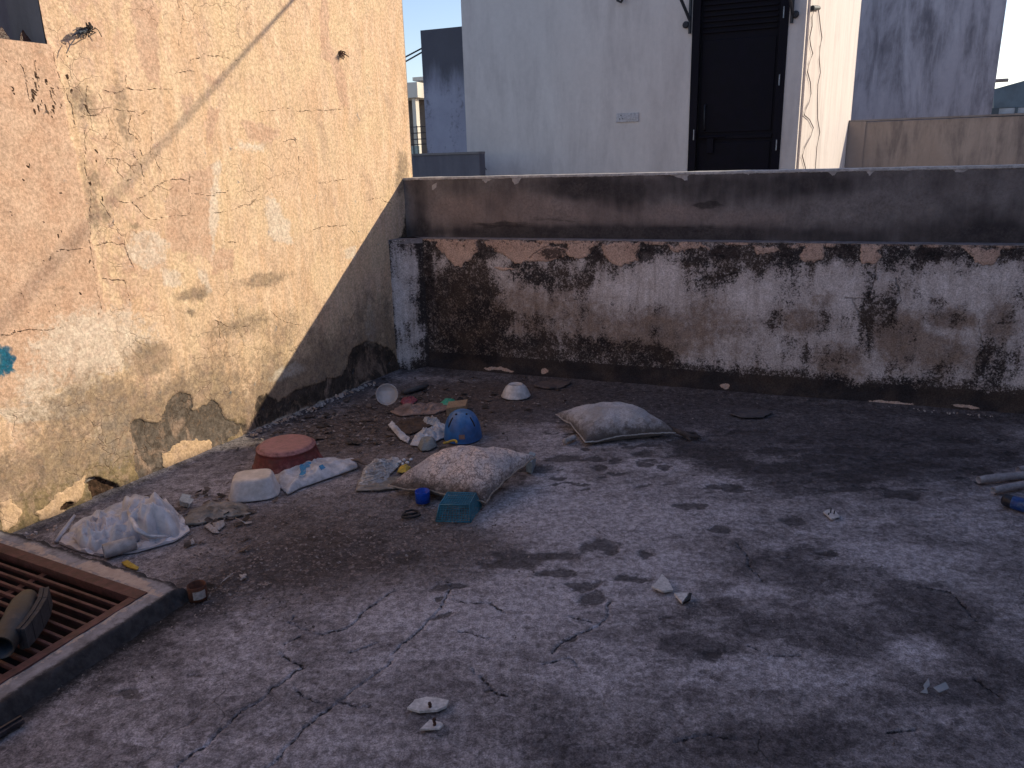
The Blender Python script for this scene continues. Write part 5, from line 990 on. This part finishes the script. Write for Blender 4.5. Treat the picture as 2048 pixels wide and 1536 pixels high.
# parapet attached to the far end of the white building
P2 = SWp+DL*4.95; x2, _ = 0, 0
def pl2(px, py): return onpl(px, py, P2, NB)
tpz = pl2(1870, 239)[2]; b = MB(); o = P2+NL*.003
b.hexa([o+[0, 0, -1], o+DB*9+[0, 0, -1], o+DB*9+NB*.2+[0, 0, -1], o+NB*.2+[0, 0, -1], o+[0, 0, tpz], o+DB*9+[0, 0, tpz], o+DB*9+NB*.2+[0, 0, tpz], o+NB*.2+[0, 0, tpz]])
t = thing('far_parapet', 'brown stained parapet beyond the roof at the right of the white building', 'wall', P2+DB*3); b.build('wall', MP, t)
b = MB(); q = o-NB*.03; w_ = .22; b.hexa([q+[0, 0, -1], q+DB*w_+[0, 0, -1], q+DB*w_+NB*.029+[0, 0, -1], q+NB*.029+[0, 0, -1], q+[0, 0, tpz+.01], q+DB*w_+[0, 0, tpz+.01], q+DB*w_+NB*.029+[0, 0, tpz+.01], q+NB*.029+[0, 0, tpz+.01]]); b.build('pilaster', MP, t)
b = MB(); q = o-NB*.02; b.hexa([q+[0, 0, tpz+.012], q+DB*9+[0, 0, tpz+.012], q+DB*9+NB*.24+[0, 0, tpz+.012], q+NB*.24+[0, 0, tpz+.012]]+[q+[0, 0, tpz+.035], q+DB*9+[0, 0, tpz+.035], q+DB*9+NB*.24+[0, 0, tpz+.035], q+NB*.24+[0, 0, tpz+.035]]); b.build('coping', MG, t)
# tall stained block at the right
D3 = 11.5
def bpx(px, py, d): return bxz(px, py, d)
xa = bpx(1690, 240, D3)[0]; xb = bpx(1998, 115, D3)[0]; b = MB(); zt3 = bpx(1850, -60, D3)[1]
b.bbox(xa-.6, xb, D3, D3+2, -3, zt3); t = thing('cement_block', 'tall rain stained blue grey cement building at the right behind the far parapet', 'building', BWP((xa+xb)/2, D3, 0)); b.build('wall', MD, t)
b = MB(); xx0, zz0 = bpx(1990, 160, D3); b.tube([BWP(xb, D3+.2, zz0), BWP(xb+.22, D3+.2, zz0)], .03, 8); b.build('drain_spout', MG, t)
# crack ridges across that block
m = MB(); rs = np.random.RandomState(5)
for y0, y1 in []:
    q = []
    for k in range(26):
        px = 1722+k*11; qx, qz = bpx(px, y0+(y1-y0)*k/26+rs.normal(0, 2.2), D3); q.append(BWP(qx, D3-.004, qz))
    m.tube(q, .012, 4)
# shed further right
D4 = 17; t = thing('shed', 'dark blue grey shed with a pitched roof and strip window at the right edge', 'building', BWP(bpx(2020, 200, D4)[0], D4, 0))
def sp4(px, py): return bpx(px, py, D4)
b = MB(); pts = [(1988, 178), (1996, 176), (2060, 158), (2150, 186), (2150, 212), (1988, 216)]; P = [BWP(sp4(*p)[0], D4, sp4(*p)[1]) for p in pts]
va = [b.bm.verts.new(Vector(p)) for p in P]; vb_ = [b.bm.verts.new(Vector(p+NB*4)) for p in P]; b.bm.faces.new(va); b.bm.faces.new(vb_[::-1])
for i in range(6): b.bm.faces.new((va[i], va[(i+1) % 6], vb_[(i+1) % 6], vb_[i]))
b.build('gable', dirty('blue_grey_sheeting', (.10, .14, .18), (.13, .17, .21), .8, .7, None, 0, .002), t)
x0, z1 = sp4(1990, 216.5); x1, z0 = sp4(2150, 250); b = MB(); b.bbox(x0, x1, D4+.01, D4+.2, z0, z1-.01); b.build('window', dirty('pale_window', (.42, .46, .52), (.36, .40, .46), .6, .3), t)
b = MB(); b.bbox(x0-.12, x1, D4-.05, D4+.3, z0-2, sp4(2000, 228)[1]); b.bbox(x0-.12, sp4(1998, 215)[0], D4-.05, D4+.0, sp4(2000, 228)[1]+.001, z1); xm = sp4(2030, 220)[0]; b.bbox(xm, xm+.05, D4-.05, D4+.0, sp4(2000, 228)[1]+.001, z1); b.build('base', dirty('dark_teal_grey', (.06, .085, .11), (.08, .105, .13), .8, .7), t)
# small cement wall and tall block between the ochre wall and the white building
t = thing('low_cement_wall', 'low dark cement wall between the ochre wall and the white building', 'wall', BWP(-.9, 1.9, 0)); xq0, zq = bxz(819, 312, 1.9); xq1 = bxz(936, 330, 1.9)[0]; b = MB(); b.bbox(xq0-1.2, xq1+.12, 1.9, 2.03, -1, zq); b.build('wall', m_plain('dark_slate_cement', (.15, .145, .17), (.19, .18, .21), (.08, .078, .10), 2, .6), t)
b = MB(); b.bbox(xq0-1.2, xq1+.12, 1.89, 2.04, zq+.001, zq+.02); b.build('coping', MG, t)
D5 = 5.2; xa, zt5 = bxz(840, 61, D5); xb = bxz(935, 100, D5)[0]; xa2 = bxz(855, 308, D5)[0]
b = MB(); za = bxz(855, 308, D5)[1]
xm5 = (xa+xa2)/2; b.bbox(xm5, xb+.8, D5, D5+1.5, -2, zt5); t = thing('stained_tower', 'narrow dark topped cement tower left of the white building', 'building', BWP(xm5, D5, 0))
g = G('tower_cement'); st = g.noise(3.5, 8, .68, vec=g.mapping((1.4, 1.4, .35)), dist=.3); f = g.noise(22, 8, .72, dist=.3); geo = g.n.new('ShaderNodeSeparateXYZ'); g.t.links.new(g.tc, geo.inputs[0])
c = g.mix(g.sm(g.noise(2, 6), .3, .7), (.28, .28, .36), (.36, .36, .45)); tm = g.sm(g.math('ADD', geo.outputs[2], g.math('MULTIPLY', g.math('SUBTRACT', st, .5), .9)), zt5-.95, zt5-.45)
c = g.mix(g.math('MULTIPLY', tm, .85), c, (.05, .048, .06)); c = g.mix(g.sm(g.math('ADD', g.math('MULTIPLY', st, .5), g.math('MULTIPLY', f, .5)), .5, .64, 0, .75), c, (.09, .085, .10)); b.build('wall', g.out(c, .9, g.bump(f, .006)), t)
m = MB(); rs = np.random.RandomState(6)
for yy in ():
    q = []
    for k in range(12): qx, qz = bxz(842+k*8.2, yy+rs.normal(-k*.15, 1.6), D5); q.append(BWP(qx, D5-.004, qz))
    m.tube(q, .008, 4)
m = MB(); m.tube([BWP(xm5+.3, D5+.2, bxz(840, 70, D5)[1]), BWP(xm5-1.2, D5+1, bxz(790, 100, D5)[1]-.1), BWP(xm5-3, D5+2, bxz(740, 150, D5)[1])], .012, 5); tag(m.build('cable', MBR, None, True), 'upper black cable strung across the sky from the stained tower', 'cable', 'cables in the sky gap')
m = MB(); m.tube([BWP(xm5+.3, D5+.2, bxz(840, 76, D5)[1]), BWP(xm5-1.2, D5+1, bxz(790, 112, D5)[1]-.1), BWP(xm5-3, D5+2, bxz(740, 165, D5)[1])], .012, 5); tag(m.build('cable', MBR, None, True), 'lower black cable strung across the sky from the stained tower', 'cable', 'cables in the sky gap')
# distant white house with balcony
D6 = 16; t = thing('distant_house', 'distant cream house with balcony railing seen in the narrow gap', 'house', BWP(bxz(825, 230, D6)[0], D6, -2))
def s6(px, py): return bxz(px, py, D6)
MC = m_plain('cream_house_paint', (.72, .66, .58), (.64, .58, .50), (.4, .36, .32), .6, .4)
b = MB(); b.bbox(s6(780, 180)[0]-3, s6(848, 180)[0], D6-.4, D6+.6, s6(820, 198)[1], s6(820, 168)[1]); b.bbox(s6(836, 240)[0], s6(843, 240)[0], D6-.3, D6-.1, s6(840, 330)[1], s6(840, 198)[1]-.001); b.bbox(s6(780, 180)[0]-3, s6(852, 180)[0]+.3, D6+.601, D6+5, s6(820, 420)[1], s6(820, 168)[1]); b.build('wall', MC, t)
b = MB(); b.bbox(s6(770, 180)[0]-3, s6(835, 180)[0], D6+.5, D6+.6, s6(820, 310)[1], s6(820, 198)[1]-.002); b.build('doorway', dirty('dark_opening_brown', (.12, .10, .09), (.16, .13, .12), 1, .8), t)  # dark brown sheet painted in for the dim inside of the opening
b = MB(); b.bbox(s6(807, 180)[0], s6(838, 180)[0], D6+1, D6+2, s6(820, 168)[1]+.001, s6(820, 156)[1]); b.bbox(s6(800, 180)[0], s6(842, 180)[0], D6+.8, D6+2.2, s6(820, 156)[1]+.001, s6(820, 152)[1]+.05); b.build('roof_room', MC, t)
b = MB()
for yy in (256, 268, 280, 290): z_ = s6(820, yy)[1]; b.tube([BWP(s6(780, 180)[0], D6-.45, z_), BWP(s6(852, 180)[0]+.3, D6-.45, z_)], .012, 5)
for xx_ in (812, 826, 841, 850): b.tube([BWP(s6(xx_, 280)[0], D6-.45, s6(820, 325)[1]), BWP(s6(xx_, 280)[0], D6-.45, s6(820, 254)[1])], .015, 5)
b.build('railing', MHA, t)
b = MB(); b.bbox(s6(780, 180)[0], s6(845, 180)[0], D6-.42, D6-.38, s6(820, 330)[1], s6(820, 293)[1]); b.build('balcony_panel', dirty('pale_green_glass', (.36, .44, .44), (.30, .38, .38), 1, .3), t)
b = MB(); b.bbox(s6(770, 180)[0]-3, s6(860, 180)[0], D6-.41, D6+.5, s6(820, 345)[1], s6(820, 331)[1]); b.build('balcony_slab', MC, t)

# unseen house beyond the right edge, placed and sized so its shadow covers the roof
WR = 6.0; HR = WR*.707*KS - .02; UM = 1.95-WR*KS-.15
t = thing('unseen_shade_house', 'unseen plain plastered house beyond the right edge, sized to shade the roof', 'building', LWP(1, WR+1.5, 0)); b = MB()
lbox(b, UM, 9, WR, WR+.25, -3, HR); lbox(b, UM, UM+.25, WR+.251, WR+4, -3, HR); lbox(b, 8.75, 9, WR+.251, WR+4, -3, HR); lbox(b, UM, 9, WR+4.001, WR+4.25, -3, HR); b.build('wall', MP, t)
b = MB(); lbox(b, UM, 9, WR-.0, WR+4.25, HR+.001, HR+.02); b.build('roof', MG, t)
for uu in (-1.5, 1.0, 3.5):
    b = MB(); lbox(b, uu, uu+1, WR-.03, WR-.001, 1.1, 2.3); wn_ = b.build('window', dirty('house_shutter', (.10, .12, .13), (.13, .15, .16), 3, .6), t)
# wire overhead (its blurred shadow crosses the ochre wall)
def ray3(px, py, t_): P = onpl(px, py, PL, NL); return P+SUN*t_
m = MB(); pa, pc = ray3(640, -60, 1.2), ray3(-40, 690, 11.0); n = 14; ps_ = [pa+(pc-pa)*k/n for k in range(n+1)]; m.tube(ps_, .0095, 6)
tag(m.build('overhead_cable', MBR, None, True), 'overhead cable crossing above the roof, its soft shadow slanting over the ochre wall', 'cable')
for p in (pa, pc, (pa+pc)/2):
    v = p-np.array([0, 0, CH]); print('cable px', 1024+FPX*(v@RT)/(v@FW), 768-FPX*(v@UP)/(v@FW), (v@FW), p)

# ground far below and the neighbour's terrace
me = pydata('ground', [(-300, -300, -7), (300, -300, -7), (300, 300, -7), (-300, 300, -7)], [(0, 1, 2, 3)]); g = G('dusty_ground'); tag(link('ground', me, g.out(g.mix(g.noise(.2), (.2, .17, .14), (.26, .22, .18)), .95)), kind='structure')
b = MB(); b.bbox(-2, 9, .242, 12, -.6, .2); tag(b.build('neighbour_terrace', MG), kind='structure')
